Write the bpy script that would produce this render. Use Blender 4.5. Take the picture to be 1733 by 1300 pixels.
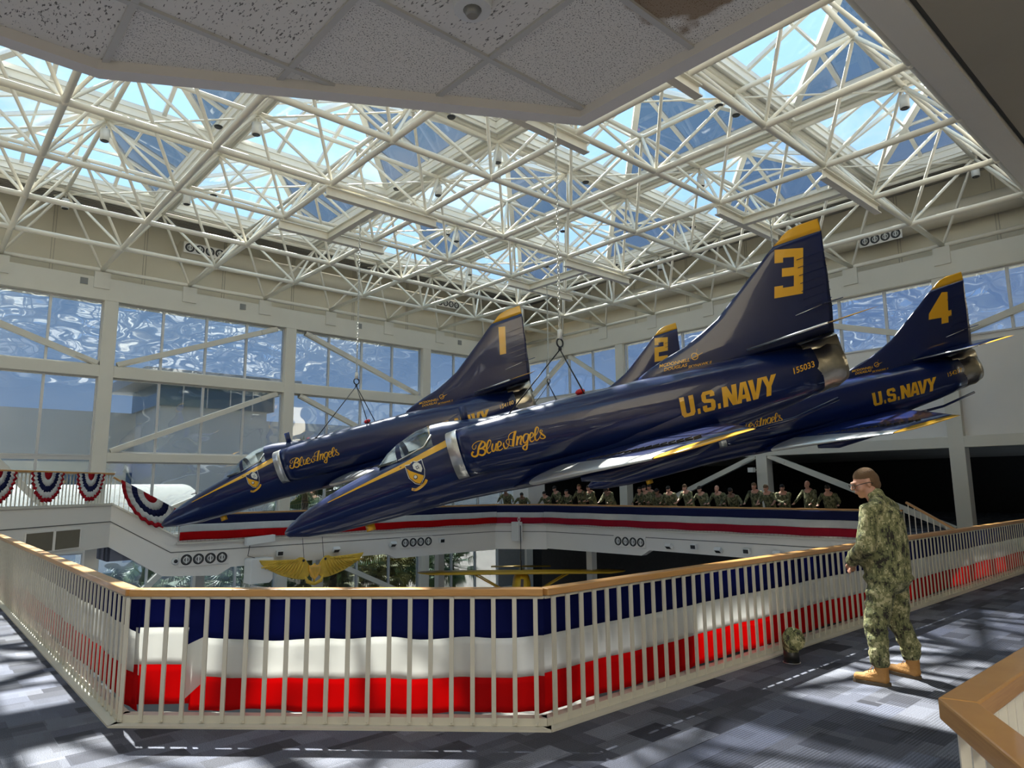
import bpy, bmesh, math, random
from mathutils import Vector, Matrix, noise
from mathutils.bvhtree import BVHTree
from math import sin, cos, pi, radians as RAD
for o in list(bpy.data.objects): bpy.data.objects.remove(o)
random.seed(7)
SC = bpy.context.scene
# ------------------------------------------------------------------ camera, sky, sun, exposure
YAW, PITCH, ROLL, FPX = 0.8436410904, 0.1500265695, -0.0099950539, 1156.36
fw = Vector((cos(YAW)*cos(PITCH), sin(YAW)*cos(PITCH), sin(PITCH)))
rt = Vector((sin(YAW), -cos(YAW), 0)); up = rt.cross(fw)
r2 = rt*cos(ROLL)+up*sin(ROLL); u2 = up*cos(ROLL)-rt*sin(ROLL)
cd = bpy.data.cameras.new('camera'); cam = bpy.data.objects.new('camera', cd); SC.collection.objects.link(cam)
M = Matrix((r2, u2, -fw)).transposed().to_4x4(); M.translation = (0, 0, 1.75); cam.matrix_world = M
cd.sensor_width = 36; cd.sensor_fit = 'HORIZONTAL'; cd.lens = FPX/1733*36; cd.clip_end = 800; cd.clip_start = 0.05
SC.camera = cam
SUN_DIR = Vector((-0.10, -0.57, -0.81)).normalized()
sl = bpy.data.lights.new('sun', 'SUN'); sl.energy = 40.0; sl.angle = RAD(0.6); sl.color = (1, .95, .86)
so = bpy.data.objects.new('sun', sl); so.rotation_mode = 'QUATERNION'; so.rotation_quaternion = SUN_DIR.to_track_quat('-Z', 'Y'); SC.collection.objects.link(so)
W = bpy.data.worlds.new('world'); SC.world = W; W.use_nodes = True
nt = W.node_tree; nt.nodes.clear(); L = nt.links.new
def wn(t, **k):
    n = nt.nodes.new(t)
    for a, b in k.items(): setattr(n, a, b)
    return n
tc = wn('ShaderNodeTexCoord'); sx = wn('ShaderNodeSeparateXYZ'); L(tc.outputs['Generated'], sx.inputs[0])
cr = wn('ShaderNodeValToRGB'); L(sx.outputs['Z'], cr.inputs[0])
e = cr.color_ramp.elements; e[0].position = 0.0; e[0].color = (.52, .68, .92, 1); e[1].position = 0.9; e[1].color = (.27, .52, .84, 1)
n1 = e.new(.28); n1.color = (.20, .36, .70, 1)
n2 = e.new(.55); n2.color = (.27, .50, .80, 1)
dp = wn('ShaderNodeVectorMath', operation='DOT_PRODUCT'); L(tc.outputs['Generated'], dp.inputs[0]); dp.inputs[1].default_value = -SUN_DIR
mr = wn('ShaderNodeMapRange'); L(dp.outputs['Value'], mr.inputs[0]); mr.inputs[1].default_value = .55; mr.inputs[2].default_value = 1; mr.inputs[3].default_value = 0; mr.inputs[4].default_value = .75
mx = wn('ShaderNodeMixRGB'); L(mr.outputs[0], mx.inputs[0]); L(cr.outputs[0], mx.inputs[1]); mx.inputs[2].default_value = (.42, .68, .88, 1)
mp = wn('ShaderNodeMapping'); L(tc.outputs['Generated'], mp.inputs[0]); mp.inputs['Scale'].default_value = (2.2, 2.2, 5)
nz = wn('ShaderNodeTexNoise'); L(mp.outputs[0], nz.inputs[0]); nz.inputs['Scale'].default_value = 1.6; nz.inputs['Detail'].default_value = 7; nz.inputs['Roughness'].default_value = .58
cc = wn('ShaderNodeMapRange'); L(nz.outputs['Fac'], cc.inputs[0]); cc.inputs[1].default_value = .50; cc.inputs[2].default_value = .70; cc.inputs[4].default_value = .6
m2 = wn('ShaderNodeMixRGB'); L(cc.outputs[0], m2.inputs[0]); L(mx.outputs[0], m2.inputs[1]); m2.inputs[2].default_value = (.70, .80, .92, 1)
bg = wn('ShaderNodeBackground'); L(m2.outputs[0], bg.inputs[0]); bg.inputs[1].default_value = 3.1
wo = wn('ShaderNodeOutputWorld'); L(bg.outputs[0], wo.inputs[0])
vs = SC.view_settings; vs.view_transform = 'Standard'; vs.look = 'None'; vs.gamma = 1; vs.use_curve_mapping = False; vs.exposure = -0.86
cy = SC.cycles; cy.max_bounces = 7; cy.diffuse_bounces = 5; cy.glossy_bounces = 3; cy.transmission_bounces = 3; cy.transparent_max_bounces = 14
cy.use_denoising = True; cy.sample_clamp_indirect = 6; cy.caustics_reflective = False; cy.caustics_refractive = False
cy.use_adaptive_sampling = True; cy.adaptive_threshold = .02
# ------------------------------------------------------------------ materials
MATS = {}
def mat(name, col=(.5, .5, .5), rough=.6, metal=0., coat=0., var=0., vscale=6., bump=0., bscale=40., alpha=None):
    m = bpy.data.materials.new(name); m.use_nodes = True; t = m.node_tree; b = t.nodes['Principled BSDF']
    b.inputs['Base Color'].default_value = (*col, 1); b.inputs['Roughness'].default_value = rough; b.inputs['Metallic'].default_value = metal
    b.inputs['Coat Weight'].default_value = coat; b.inputs['Coat Roughness'].default_value = .04
    c = t.nodes.new('ShaderNodeTexCoord')
    if var:
        n = t.nodes.new('ShaderNodeTexNoise'); n.inputs['Scale'].default_value = vscale; n.inputs['Detail'].default_value = 5; t.links.new(c.outputs['Object'], n.inputs[0])
        x = t.nodes.new('ShaderNodeMixRGB'); t.links.new(n.outputs['Fac'], x.inputs[0])
        x.inputs[1].default_value = (*[max(0, v*(1-var)) for v in col], 1); x.inputs[2].default_value = (*[min(1, v*(1+var)) for v in col], 1)
        t.links.new(x.outputs[0], b.inputs['Base Color'])
    if bump:
        n = t.nodes.new('ShaderNodeTexNoise'); n.inputs['Scale'].default_value = bscale; n.inputs['Detail'].default_value = 3; t.links.new(c.outputs['Object'], n.inputs[0])
        p = t.nodes.new('ShaderNodeBump'); p.inputs['Strength'].default_value = bump; p.inputs['Distance'].default_value = .02
        t.links.new(n.outputs['Fac'], p.inputs['Height']); t.links.new(p.outputs[0], b.inputs['Normal'])
        if coat: t.links.new(p.outputs[0], b.inputs['Coat Normal'])
    MATS[name] = m; return m
steel = mat('white_steel', (.80, .76, .65), .45, var=.04)
railp = mat('railing_paint', (.60, .575, .49), .45, var=.05)
wallw = mat('wall_paint', (.64, .59, .47), .8, var=.03, vscale=1.5)
beamw = mat('beam_paint', (.66, .63, .54), .6, var=.03, vscale=2)
whitep = mat('white_plaster', (.74, .71, .66), .75, var=.04, vscale=1.2)
fascw = mat('fascia_panel', (.74, .71, .65), .55, var=.03, vscale=1)
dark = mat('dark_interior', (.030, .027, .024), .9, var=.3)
hallc = mat('hall_ceiling', (.50, .45, .36), .9, var=.2, vscale=1)
groove = mat('groove', (.10, .10, .09), .8)
corr = mat('corrugated_deck', (.36, .345, .30), .6, var=.05)
alum = mat('aluminium_mullion', (.55, .55, .54), .4, .3)
skyfr = mat('skylight_frame', (.84, .82, .74), .45, var=.03)
gask = mat('black_gasket', (.02, .02, .02), .6)
def wood(name, a, b_):
    m = mat(name, a, .35, coat=.3); t = m.node_tree; b = t.nodes['Principled BSDF']
    c = t.nodes.new('ShaderNodeTexCoord'); p = t.nodes.new('ShaderNodeMapping'); p.inputs['Scale'].default_value = (3, 3, 60)
    n = t.nodes.new('ShaderNodeTexNoise'); n.inputs['Scale'].default_value = 2; n.inputs['Detail'].default_value = 6
    x = t.nodes.new('ShaderNodeMixRGB'); x.inputs[1].default_value = (*a, 1); x.inputs[2].default_value = (*b_, 1)
    for q, r in ((c.outputs['Object'], p.inputs[0]), (p.outputs[0], n.inputs[0]), (n.outputs['Fac'], x.inputs[0]), (x.outputs[0], b.inputs['Base Color'])): t.links.new(q, r)
    return m
oak = wood('oak_rail', (.42, .20, .055), (.62, .34, .11))
def fabric(name, col, tr=.35):
    m = bpy.data.materials.new(name); m.use_nodes = True; t = m.node_tree; t.nodes.clear()
    o = t.nodes.new('ShaderNodeOutputMaterial'); d = t.nodes.new('ShaderNodeBsdfDiffuse'); r = t.nodes.new('ShaderNodeBsdfTranslucent'); x = t.nodes.new('ShaderNodeMixShader')
    c = t.nodes.new('ShaderNodeTexCoord'); n = t.nodes.new('ShaderNodeTexNoise'); n.inputs['Scale'].default_value = 3.; t.links.new(c.outputs['Object'], n.inputs[0])
    y = t.nodes.new('ShaderNodeMixRGB'); y.inputs[1].default_value = (*[v*.9 for v in col], 1); y.inputs[2].default_value = (*[min(1, v*1.1) for v in col], 1); t.links.new(n.outputs['Fac'], y.inputs[0])
    t.links.new(y.outputs[0], d.inputs[0]); t.links.new(y.outputs[0], r.inputs[0]); x.inputs[0].default_value = tr
    t.links.new(d.outputs[0], x.inputs[1]); t.links.new(r.outputs[0], x.inputs[2]); t.links.new(x.outputs[0], o.inputs[0]); return m
f_blue = fabric('banner_blue', (.014, .020, .13), .45); f_white = fabric('banner_white', (.80, .80, .78), .5); f_red = fabric('banner_red', (.62, .012, .015), .5)
g_navy = fabric('bunting_navy', (.02, .024, .075), .2); g_red = fabric('bunting_red', (.42, .02, .03), .3); g_dred = fabric('banner_dark_red', (.40, .02, .04), .3)
def glass(name, tint, refl, dust=0., wav=0.):
    m = bpy.data.materials.new(name); m.use_nodes = True; t = m.node_tree; t.nodes.clear()
    o = t.nodes.new('ShaderNodeOutputMaterial'); a = t.nodes.new('ShaderNodeBsdfTransparent'); a.inputs[0].default_value = (*tint, 1)
    g = t.nodes.new('ShaderNodeBsdfGlossy'); g.inputs['Roughness'].default_value = .02; g.inputs[0].default_value = (.95, .97, 1, 1)
    x = t.nodes.new('ShaderNodeMixShader'); f = t.nodes.new('ShaderNodeLayerWeight'); f.inputs[0].default_value = .5; f4 = t.nodes.new('ShaderNodeMath'); f4.operation = 'POWER'; f4.inputs[1].default_value = 4; t.links.new(f.outputs['Facing'], f4.inputs[0])
    k = t.nodes.new('ShaderNodeMath'); k.operation = 'MULTIPLY_ADD'; k.inputs[1].default_value = .6; k.inputs[2].default_value = refl; k.use_clamp = True
    t.links.new(f4.outputs[0], k.inputs[0]); t.links.new(k.outputs[0], x.inputs[0]); t.links.new(a.outputs[0], x.inputs[1]); t.links.new(g.outputs[0], x.inputs[2])
    if wav:
        c = t.nodes.new('ShaderNodeTexCoord'); p = t.nodes.new('ShaderNodeMapping'); p.inputs['Scale'].default_value = (.55, .55, .9)
        n = t.nodes.new('ShaderNodeTexNoise'); n.inputs['Scale'].default_value = 1.1; n.inputs['Detail'].default_value = 1; b = t.nodes.new('ShaderNodeBump'); b.inputs['Strength'].default_value = wav; b.inputs['Distance'].default_value = .35
        t.links.new(c.outputs['Object'], p.inputs[0]); t.links.new(p.outputs[0], n.inputs[0]); t.links.new(n.outputs['Fac'], b.inputs['Height']); t.links.new(b.outputs[0], g.inputs['Normal'])
    out = x
    if dust:
        tr = t.nodes.new('ShaderNodeBsdfTranslucent'); tr.inputs[0].default_value = (.85, .95, 1, 1); y = t.nodes.new('ShaderNodeMixShader'); y.inputs[0].default_value = dust
        t.links.new(x.outputs[0], y.inputs[1]); t.links.new(tr.outputs[0], y.inputs[2]); out = y
    t.links.new(out.outputs[0], o.inputs[0]); return m
g_sky = glass('skylight_glass', (.95, .98, .99), .01, .006)
g_skyd = glass('skylight_glass_darker', (.46, .48, .51), .05, .004)  # darker glass for the skylight facets facing the right wall
g_win = glass('window_glass', (.52, .56, .60), .14, .0, .10)
g_can = glass('canopy_glass', (.75, .80, .80), .06, .10)
navy = mat('blue_gloss_paint', (.003, .011, .072), .30, coat=.6, bump=.06, bscale=2.2)
navy.node_tree.nodes['Principled BSDF'].inputs['Specular IOR Level'].default_value = .3
yel = mat('insignia_yellow', (.80, .42, .015), .3, coat=.5)
silver = mat('bare_metal', (.86, .85, .82), .28, .9, bump=.12, bscale=9)
exmet = mat('exhaust_metal', (.55, .50, .40), .3, 1., bump=.5, bscale=8)
whitem = mat('emblem_white', (.75, .75, .70), .4)
black = mat('black', (.01, .01, .01), .4)
redp = mat('red_plastic', (.6, .01, .01), .3)
rope = mat('black_sling', (.015, .015, .015), .7)
chainm = mat('galvanised_chain', (.55, .55, .5), .4, .6)
ltw = mat('white_enamel', (.72, .72, .68), .4)
cubm = mat('light_plane_yellow', (.62, .36, .02), .4, var=.05)
goldm = mat('gold_leaf_paint', (.66, .42, .04), .45, .0, var=.25, vscale=5, bump=.5, bscale=12)
skin = mat('skin', (.50, .26, .18), .5, var=.08, vscale=20); skin2 = mat('skin_brown', (.20, .10, .06), .5, var=.08, vscale=20)
hairm = mat('light_brown_hair', (.15, .085, .04), .8, bump=.6, bscale=200); hair2 = mat('dark_hair', (.02, .014, .01), .8, bump=.5, bscale=150)
boot = mat('tan_suede', (.42, .21, .06), .75, var=.15, vscale=12, bump=.3, bscale=90); sole = mat('boot_sole', (.10, .07, .04), .8)
sandm = mat('sand', (.34, .29, .23), .9, var=.2, vscale=.4); bldg = mat('grey_building', (.58, .58, .55), .7, var=.08, vscale=.2); bldl = mat('pale_building', (.85, .80, .66), .7, var=.08, vscale=.3)
roofm = mat('tower_eave', (.33, .33, .32), .6); bglass = mat('building_glass', (.08, .14, .18), .1, .3)
leaf = mat('palm_leaf', (.07, .13, .03), .5, var=.6, vscale=3); leaf2 = mat('dry_palm_leaf', (.26, .24, .06), .6, var=.4, vscale=3); trunk = mat('palm_trunk', (.16, .11, .07), .9, var=.3)
def camo(name, k=1.):
    m = mat(name, (.2, .2, .1), .85, bump=.5, bscale=30); t = m.node_tree; b = t.nodes['Principled BSDF']
    c = t.nodes.new('ShaderNodeTexCoord')
    sn = t.nodes.new('ShaderNodeVectorMath'); sn.operation = 'SNAP'; sn.inputs[1].default_value = (.011, .011, .011); t.links.new(c.outputs['Object'], sn.inputs[0])
    mp_ = t.nodes.new('ShaderNodeMapping'); mp_.inputs['Scale'].default_value = (1.3, 1.3, .8); t.links.new(sn.outputs[0], mp_.inputs[0])
    n = t.nodes.new('ShaderNodeTexNoise'); n.inputs['Scale'].default_value = 11; n.inputs['Detail'].default_value = 5; n.inputs['Roughness'].default_value = .72; t.links.new(mp_.outputs[0], n.inputs[0])
    r = t.nodes.new('ShaderNodeValToRGB'); r.color_ramp.interpolation = 'CONSTANT'; q = r.color_ramp.elements
    q[0].position = 0; q[0].color = (.022*k, .018*k, .012*k, 1); q[1].position = .415; q[1].color = (.080*k, .088*k, .036*k, 1)
    q.new(.47).color = (.17*k, .17*k, .075*k, 1); q.new(.555).color = (.36*k, .33*k, .18*k, 1); q.new(.64).color = (.06*k, .085*k, .035*k, 1)
    t.links.new(n.outputs['Fac'], r.inputs[0]); t.links.new(r.outputs[0], b.inputs['Base Color']); return m
camom = camo('camouflage_cloth', 1.08); camof = camo('camouflage_cloth_darker', .7)  # far sailors wear the darker copy
def carpet():
    m = mat('carpet', (.1, .1, .15), .95); t = m.node_tree; b = t.nodes['Principled BSDF']; N = t.nodes.new; K = t.links.new
    c = N('ShaderNodeTexCoord')
    def brick(w, h, off, c1, c2, rot):
        p = N('ShaderNodeMapping'); p.inputs['Rotation'].default_value = (0, 0, rot); p.inputs['Location'].default_value = (off, off*1.7, 0); K(c.outputs['Object'], p.inputs[0])
        k = N('ShaderNodeTexBrick'); k.inputs['Scale'].default_value = 1; k.inputs['Brick Width'].default_value = w; k.inputs['Row Height'].default_value = h; k.inputs['Mortar Size'].default_value = 0; k.offset = .37; k.inputs['Bias'].default_value = 0
        k.inputs['Color1'].default_value = (*c1, 1); k.inputs['Color2'].default_value = (*c2, 1); K(p.outputs[0], k.inputs[0]); return k
    a = brick(.62, .17, 0, (.014, .015, .024), (.15, .163, .225), 0)
    d = brick(.34, .23, 3.3, (.012, .013, .024), (.20, .208, .25), 0)
    s = brick(.9, .34, 7.1, (0, 0, 0), (1, 1, 1), 0)
    x = N('ShaderNodeMixRGB'); x.blend_type = 'MIX'; K(s.outputs[0], x.inputs[0]); K(a.outputs[0], x.inputs[1]); K(d.outputs[0], x.inputs[2])
    w = N('ShaderNodeTexWave'); w.inputs['Scale'].default_value = 14; w.inputs['Distortion'].default_value = .6; w.bands_direction = 'Y'; K(c.outputs['Object'], w.inputs[0])
    g = N('ShaderNodeTexNoise'); g.inputs['Scale'].default_value = 260; K(c.outputs['Object'], g.inputs[0])
    s2 = brick(.45, .17, 1.3, (0, 0, 0), (1, 1, 1), 0)
    st = N('ShaderNodeMixRGB'); st.inputs[1].default_value = (1, 1, 1, 1); K(s2.outputs[0], st.inputs[0]); K(w.outputs[0], st.inputs[2])
    y = N('ShaderNodeMixRGB'); y.blend_type = 'MULTIPLY'; y.inputs[0].default_value = .6; K(x.outputs[0], y.inputs[1]); K(st.outputs[0], y.inputs[2])
    z = N('ShaderNodeMixRGB'); z.blend_type = 'OVERLAY'; z.inputs[0].default_value = .9; gr = N('ShaderNodeValToRGB'); gr.color_ramp.elements[0].position = .36; gr.color_ramp.elements[1].position = .64; K(g.outputs['Fac'], gr.inputs[0]); K(y.outputs[0], z.inputs[1]); K(gr.outputs[0], z.inputs[2])
    K(z.outputs[0], b.inputs['Base Color']); return m
carp = carpet()
def tilemat():
    m = mat('ceiling_tile', (.5, .5, .5), .95); t = m.node_tree; b = t.nodes['Principled BSDF']; N = t.nodes.new; K = t.links.new
    c = N('ShaderNodeTexCoord'); p = N('ShaderNodeMapping'); p.inputs['Scale'].default_value = (120, 45, 1); K(c.outputs['Object'], p.inputs[0])
    n = N('ShaderNodeTexNoise'); n.inputs['Scale'].default_value = 1; n.inputs['Detail'].default_value = 2; K(p.outputs[0], n.inputs[0])
    n3 = N('ShaderNodeTexNoise'); n3.inputs['Scale'].default_value = 170; n3.inputs['Detail'].default_value = 1; K(c.outputs['Object'], n3.inputs[0])
    bk = N('ShaderNodeTexBrick'); bk.offset = 0; bk.inputs['Scale'].default_value = 1; bk.inputs['Brick Width'].default_value = .61; bk.inputs['Row Height'].default_value = .61; bk.inputs['Mortar Size'].default_value = 0
    bk.inputs['Color1'].default_value = (0, 0, 0, 1); bk.inputs['Color2'].default_value = (1, 1, 1, 1)
    q = N('ShaderNodeMapping'); q.inputs['Location'].default_value = (-.49, -2.05+.61*5, 0); K(c.outputs['Object'], q.inputs[0]); K(q.outputs[0], bk.inputs[0])
    rr = N('ShaderNodeMath'); rr.operation = 'GREATER_THAN'; rr.inputs[1].default_value = .5; K(bk.outputs[0], rr.inputs[0])
    a = N('ShaderNodeMix'); K(rr.outputs[0], a.inputs[0]); K(n.outputs['Fac'], a.inputs[2]); K(n3.outputs['Fac'], a.inputs[3])
    r = N('ShaderNodeValToRGB'); e_ = r.color_ramp.elements; e_[0].position = .33; e_[0].color = (.16, .15, .13, 1); e_[1].position = .40; e_[1].color = (.80, .77, .70, 1); K(a.outputs[0], r.inputs[0])
    # brown water stain on one tile near the edge
    vd = N('ShaderNodeVectorMath'); vd.operation = 'DISTANCE'; vd.inputs[1].default_value = (1.98, 1.28, 3.55); K(c.outputs['Object'], vd.inputs[0])
    ns = N('ShaderNodeTexNoise'); ns.inputs['Scale'].default_value = 9; K(c.outputs['Object'], ns.inputs[0])
    ad = N('ShaderNodeMath'); ad.operation = 'MULTIPLY_ADD'; ad.inputs[1].default_value = .35; K(ns.outputs['Fac'], ad.inputs[0]); K(vd.outputs['Value'], ad.inputs[2])
    ss = N('ShaderNodeMapRange'); ss.inputs[1].default_value = .40; ss.inputs[2].default_value = .34; ss.inputs[3].default_value = 0; ss.inputs[4].default_value = .8; K(ad.outputs[0], ss.inputs[0])
    x = N('ShaderNodeMixRGB'); K(ss.outputs[0], x.inputs[0]); K(r.outputs[0], x.inputs[1]); x.inputs[2].default_value = (.22, .13, .05, 1)
    K(x.outputs[0], b.inputs['Base Color']); return m
tilem = tilemat()
# ------------------------------------------------------------------ helpers
COL = SC.collection
def tag(o, label=None, cat=None, group=None, kind=None):
    if label: o['label'] = label
    if cat: o['category'] = cat
    if group: o['group'] = group
    if kind: o['kind'] = kind
    return o
def empty(name, loc=(0, 0, 0), rz=0, parent=None):
    o = bpy.data.objects.new(name, None); o.location = loc; o.rotation_euler = (0, 0, rz); o.empty_display_size = .2; COL.objects.link(o)
    if parent: o.parent = parent
    return o
def link(name, me, m=None, parent=None, smooth=False):
    o = bpy.data.objects.new(name, me); COL.objects.link(o)
    if m:
        for q in (m if isinstance(m, (list, tuple)) else [m]): me.materials.append(q)
    if smooth:
        for p in me.polygons: p.use_smooth = True
    if parent: o.parent = parent
    return o
def struct(o): o['kind'] = 'structure'; return o
class MB:
    def __init__(s): s.bm = bmesh.new()
    def box(s, x0, x1, y0, y1, z0, z1, mi=0):
        v = [s.bm.verts.new((x, y, z)) for z in (z0, z1) for x, y in ((x0, y0), (x1, y0), (x1, y1), (x0, y1))]
        for f in ((0, 3, 2, 1), (4, 5, 6, 7), (0, 1, 5, 4), (1, 2, 6, 5), (2, 3, 7, 6), (3, 0, 4, 7)): s.bm.faces.new([v[i] for i in f]).material_index = mi
        return s
    def bar(s, a, b, w, h, upv=(0, 0, 1), mi=0):  # rectangular bar from a to b, w sideways, h along upv
        a = Vector(a); b = Vector(b); d = (b-a).normalized(); u = Vector(upv)
        if abs(d.dot(u)) > .99: u = Vector((1, 0, 0))
        sd = d.cross(u).normalized(); u = sd.cross(d).normalized(); v = []
        for p in (a, b):
            for i, j in ((-1, -1), (1, -1), (1, 1), (-1, 1)): v.append(s.bm.verts.new(p+sd*i*w/2+u*j*h/2))
        for f in ((0, 1, 2, 3), (7, 6, 5, 4), (0, 4, 5, 1), (1, 5, 6, 2), (2, 6, 7, 3), (3, 7, 4, 0)): s.bm.faces.new([v[i] for i in f]).material_index = mi
        return s
    def tube(s, pts, r, n=8, mi=0, cap=True):
        pts = [Vector(p) for p in pts]; rs = r if isinstance(r, (list, tuple)) else [r]*len(pts); rings = []
        pu = None
        for i, p in enumerate(pts):
            d = (pts[min(i+1, len(pts)-1)]-pts[max(i-1, 0)]).normalized()
            if pu is None: pu = d.orthogonal().normalized()
            pu = (pu-d*d.dot(pu)).normalized(); w = d.cross(pu)
            rings.append([s.bm.verts.new(p+(pu*cos(2*pi*k/n)+w*sin(2*pi*k/n))*rs[i]) for k in range(n)])
        for a, b in zip(rings, rings[1:]):
            for k in range(n): f = s.bm.faces.new((a[k], a[(k+1) % n], b[(k+1) % n], b[k])); f.material_index = mi; f.smooth = True
        if cap:
            for g in (rings[0][::-1], rings[-1]):
                try: s.bm.faces.new(g).material_index = mi
                except ValueError: pass
        return s
    def sphere(s, c, r, n=8, m=6, mi=0):
        c = Vector(c); r = r if isinstance(r, (list, tuple)) else (r, r, r); rows = []
        for i in range(1, m):
            t = pi*i/m; rows.append([s.bm.verts.new(c+Vector((r[0]*sin(t)*cos(2*pi*k/n), r[1]*sin(t)*sin(2*pi*k/n), r[2]*cos(t)))) for k in range(n)])
        T = s.bm.verts.new(c+Vector((0, 0, r[2]))); B = s.bm.verts.new(c-Vector((0, 0, r[2])))
        for k in range(n):
            s.bm.faces.new((T, rows[0][k], rows[0][(k+1) % n])); s.bm.faces.new((B, rows[-1][(k+1) % n], rows[-1][k]))
            for a, b in zip(rows, rows[1:]): s.bm.faces.new((a[k], b[k], b[(k+1) % n], a[(k+1) % n]))
        for f in s.bm.faces:
            if T in f.verts or B in f.verts or any(v in f.verts for v in rows[0]): f.smooth = True
        return s
    def prism(s, pts, z0, z1, axis='Z', mi=0):  # polygon extruded along axis
        def P(p, z): return (p[0], p[1], z) if axis == 'Z' else ((p[0], z, p[1]) if axis == 'Y' else (z, p[0], p[1]))
        a = [s.bm.verts.new(P(p, z0)) for p in pts]; b = [s.bm.verts.new(P(p, z1)) for p in pts]; n = len(pts)
        s.bm.faces.new(a[::-1]).material_index = mi; s.bm.faces.new(b).material_index = mi
        for k in range(n): s.bm.faces.new((a[k], a[(k+1) % n], b[(k+1) % n], b[k])).material_index = mi
        return s
    def loft(s, rings, closed=True, caps=True, mi=0, smooth=True):
        R = [[s.bm.verts.new(p) for p in r] for r in rings]; n = len(rings[0])
        for a, b in zip(R, R[1:]):
            for k in range(n if closed else n-1): f = s.bm.faces.new((a[k], a[(k+1) % n], b[(k+1) % n], b[k])); f.material_index = mi; f.smooth = smooth
        if caps:
            for g in (R[0][::-1], R[-1]):
                f = s.bm.faces.new(g); f.material_index = mi
        return s
    def quad(s, pts, mi=0): s.bm.faces.new([s.bm.verts.new(p) for p in pts]).material_index = mi; return s
    def mesh(s, name):
        bmesh.ops.recalc_face_normals(s.bm, faces=s.bm.faces[:]); me = bpy.data.meshes.new(name); s.bm.to_mesh(me); s.bm.free(); return me
    def build(s, name, m=None, parent=None, bevel=0, recalc=True):
        if recalc: bmesh.ops.recalc_face_normals(s.bm, faces=s.bm.faces[:])
        me = bpy.data.meshes.new(name); s.bm.to_mesh(me); s.bm.free(); o = link(name, me, m, parent)
        if bevel:
            b = o.modifiers.new('bevel', 'BEVEL'); b.width = bevel; b.segments = 2; b.limit_method = 'ANGLE'
        return o
def copy_tree(o, parent=None):
    c = o.copy(); COL.objects.link(c)
    if parent: c.parent = parent
    for ch in list(o.children): copy_tree(ch, c)
    return c
# ------------------------------------------------------------------ building constants
S = 3.30; X0, Y0, ZB, ZT = 15.215, 14.1875, 10.545, 12.85
XW, YW = X0+4*S+.06, Y0+5*S+.15          # right wall, left wall
def nd(i, j, z=ZB): return Vector((X0+S*i, Y0+S*j, z))
IR, JR = range(-6, 5), range(-3, 6)
# floors
f = MB().prism([(-7, -6), (34, -6), (34, 3.86), (3.72, 3.86), (1.42, 6.13), (1.42, 20.84), (-7, 20.84)], -.5, 0).build('floor', carp); struct(f)
f = MB().prism([(34, 3.86), (28, 3.86), (22.1, 9), (22.1, 22.6), (20.7, 24.5), (6.9, 24.5), (6.9, 27.6), (28.3, 27.6), (48, 27.6), (48, 3.86)], -.5, 0).build('floor', carp); struct(f)
f = MB().prism([(-7, 20.84), (1.38, 20.96), (4.9, 24.5), (4.9, 27.6), (-7, 27.6)], .75, 1.3).build('floor', carp); struct(f)
mb = MB()
for k in range(6): mb.box(5+k*.32, 5+(k+1)*.32, 24.5, 27.6, -.4, 1.3-(k+1)*.2)
struct(mb.build('floor', carp))
struct(MB().box(-7, 48, -6, YW-.2, -4.9, -4.6).build('floor', mat('lower_floor', (.16, .15, .14), .3, var=.1)))
# curb trims of the near opening and the far fascias
def path_strip(name, pts, z0, z1, th, m, side=1):
    mb = MB()
    for a, b in zip(pts, pts[1:]):
        a = Vector((*a, 0)); b = Vector((*b, 0)); mb.bar(a+Vector((0, 0, (z0+z1)/2)), b+Vector((0, 0, (z0+z1)/2)), th, z1-z0)
    return mb.build(name, m)
struct(MB().prism([(5, 1.38), (6.9, .26), (20.6, .2), (20.6, -1.05), (15.3, -1.05), (14.9, -.85), (8.75, -.85), (8.3, -1.1), (6.6, -.97), (5, .05)], 24.4, 24.72, 'Y').build('trim_1', fascw))
def ext(p, q, zl, zh, th, name, m=fascw):  # vertical panel between plan points
    d = (Vector((*q, 0))-Vector((*p, 0))).normalized(); n = Vector((-d.y, d.x, 0))*th
    P = [(p[0], p[1]), (q[0], q[1]), (q[0]+n.x, q[1]+n.y), (p[0]+n.x, p[1]+n.y)]
    return struct(MB().prism(P, zl, zh).build(name, m))
ext((-3, 16.4), (5, 24.4), .05, 1.38, .32, 'trim_2')
ext((20.6, 24.4), (22, 22.5), -1.02, .2, .3, 'trim_3')
struct(MB().prism([(22.5, .2), (22.5, -.98), (17.2, -.95), (16.8, -.72), (7.6, -.75), (7.6, .2)], 22, 22.32, 'X').build('trim_4', fascw))
g = MB().bar((5, 24.395, .82), (6.8, 24.395, -.24), .012, .025).bar((6.8, 24.395, -.24), (20.6, 24.395, -.24), .012, .025).bar((20.6, 24.39, -.24), (21.99, 22.49, -.24), .012, .025).bar((21.995, 22.5, -.24), (21.995, 7.6, -.24), .012, .025).bar((-3, 16.39, .82), (5, 24.39, .82), .012, .025)
struct(g.build('trim_5', groove))
struct(MB().prism([(34, 3.86), (3.72, 3.86), (1.42, 6.13), (1.42, 20.84), (1.40, 20.84), (1.40, 6.12), (3.71, 3.84), (34, 3.84)], -.9, -.5).build('trim_6', fascw))
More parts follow.
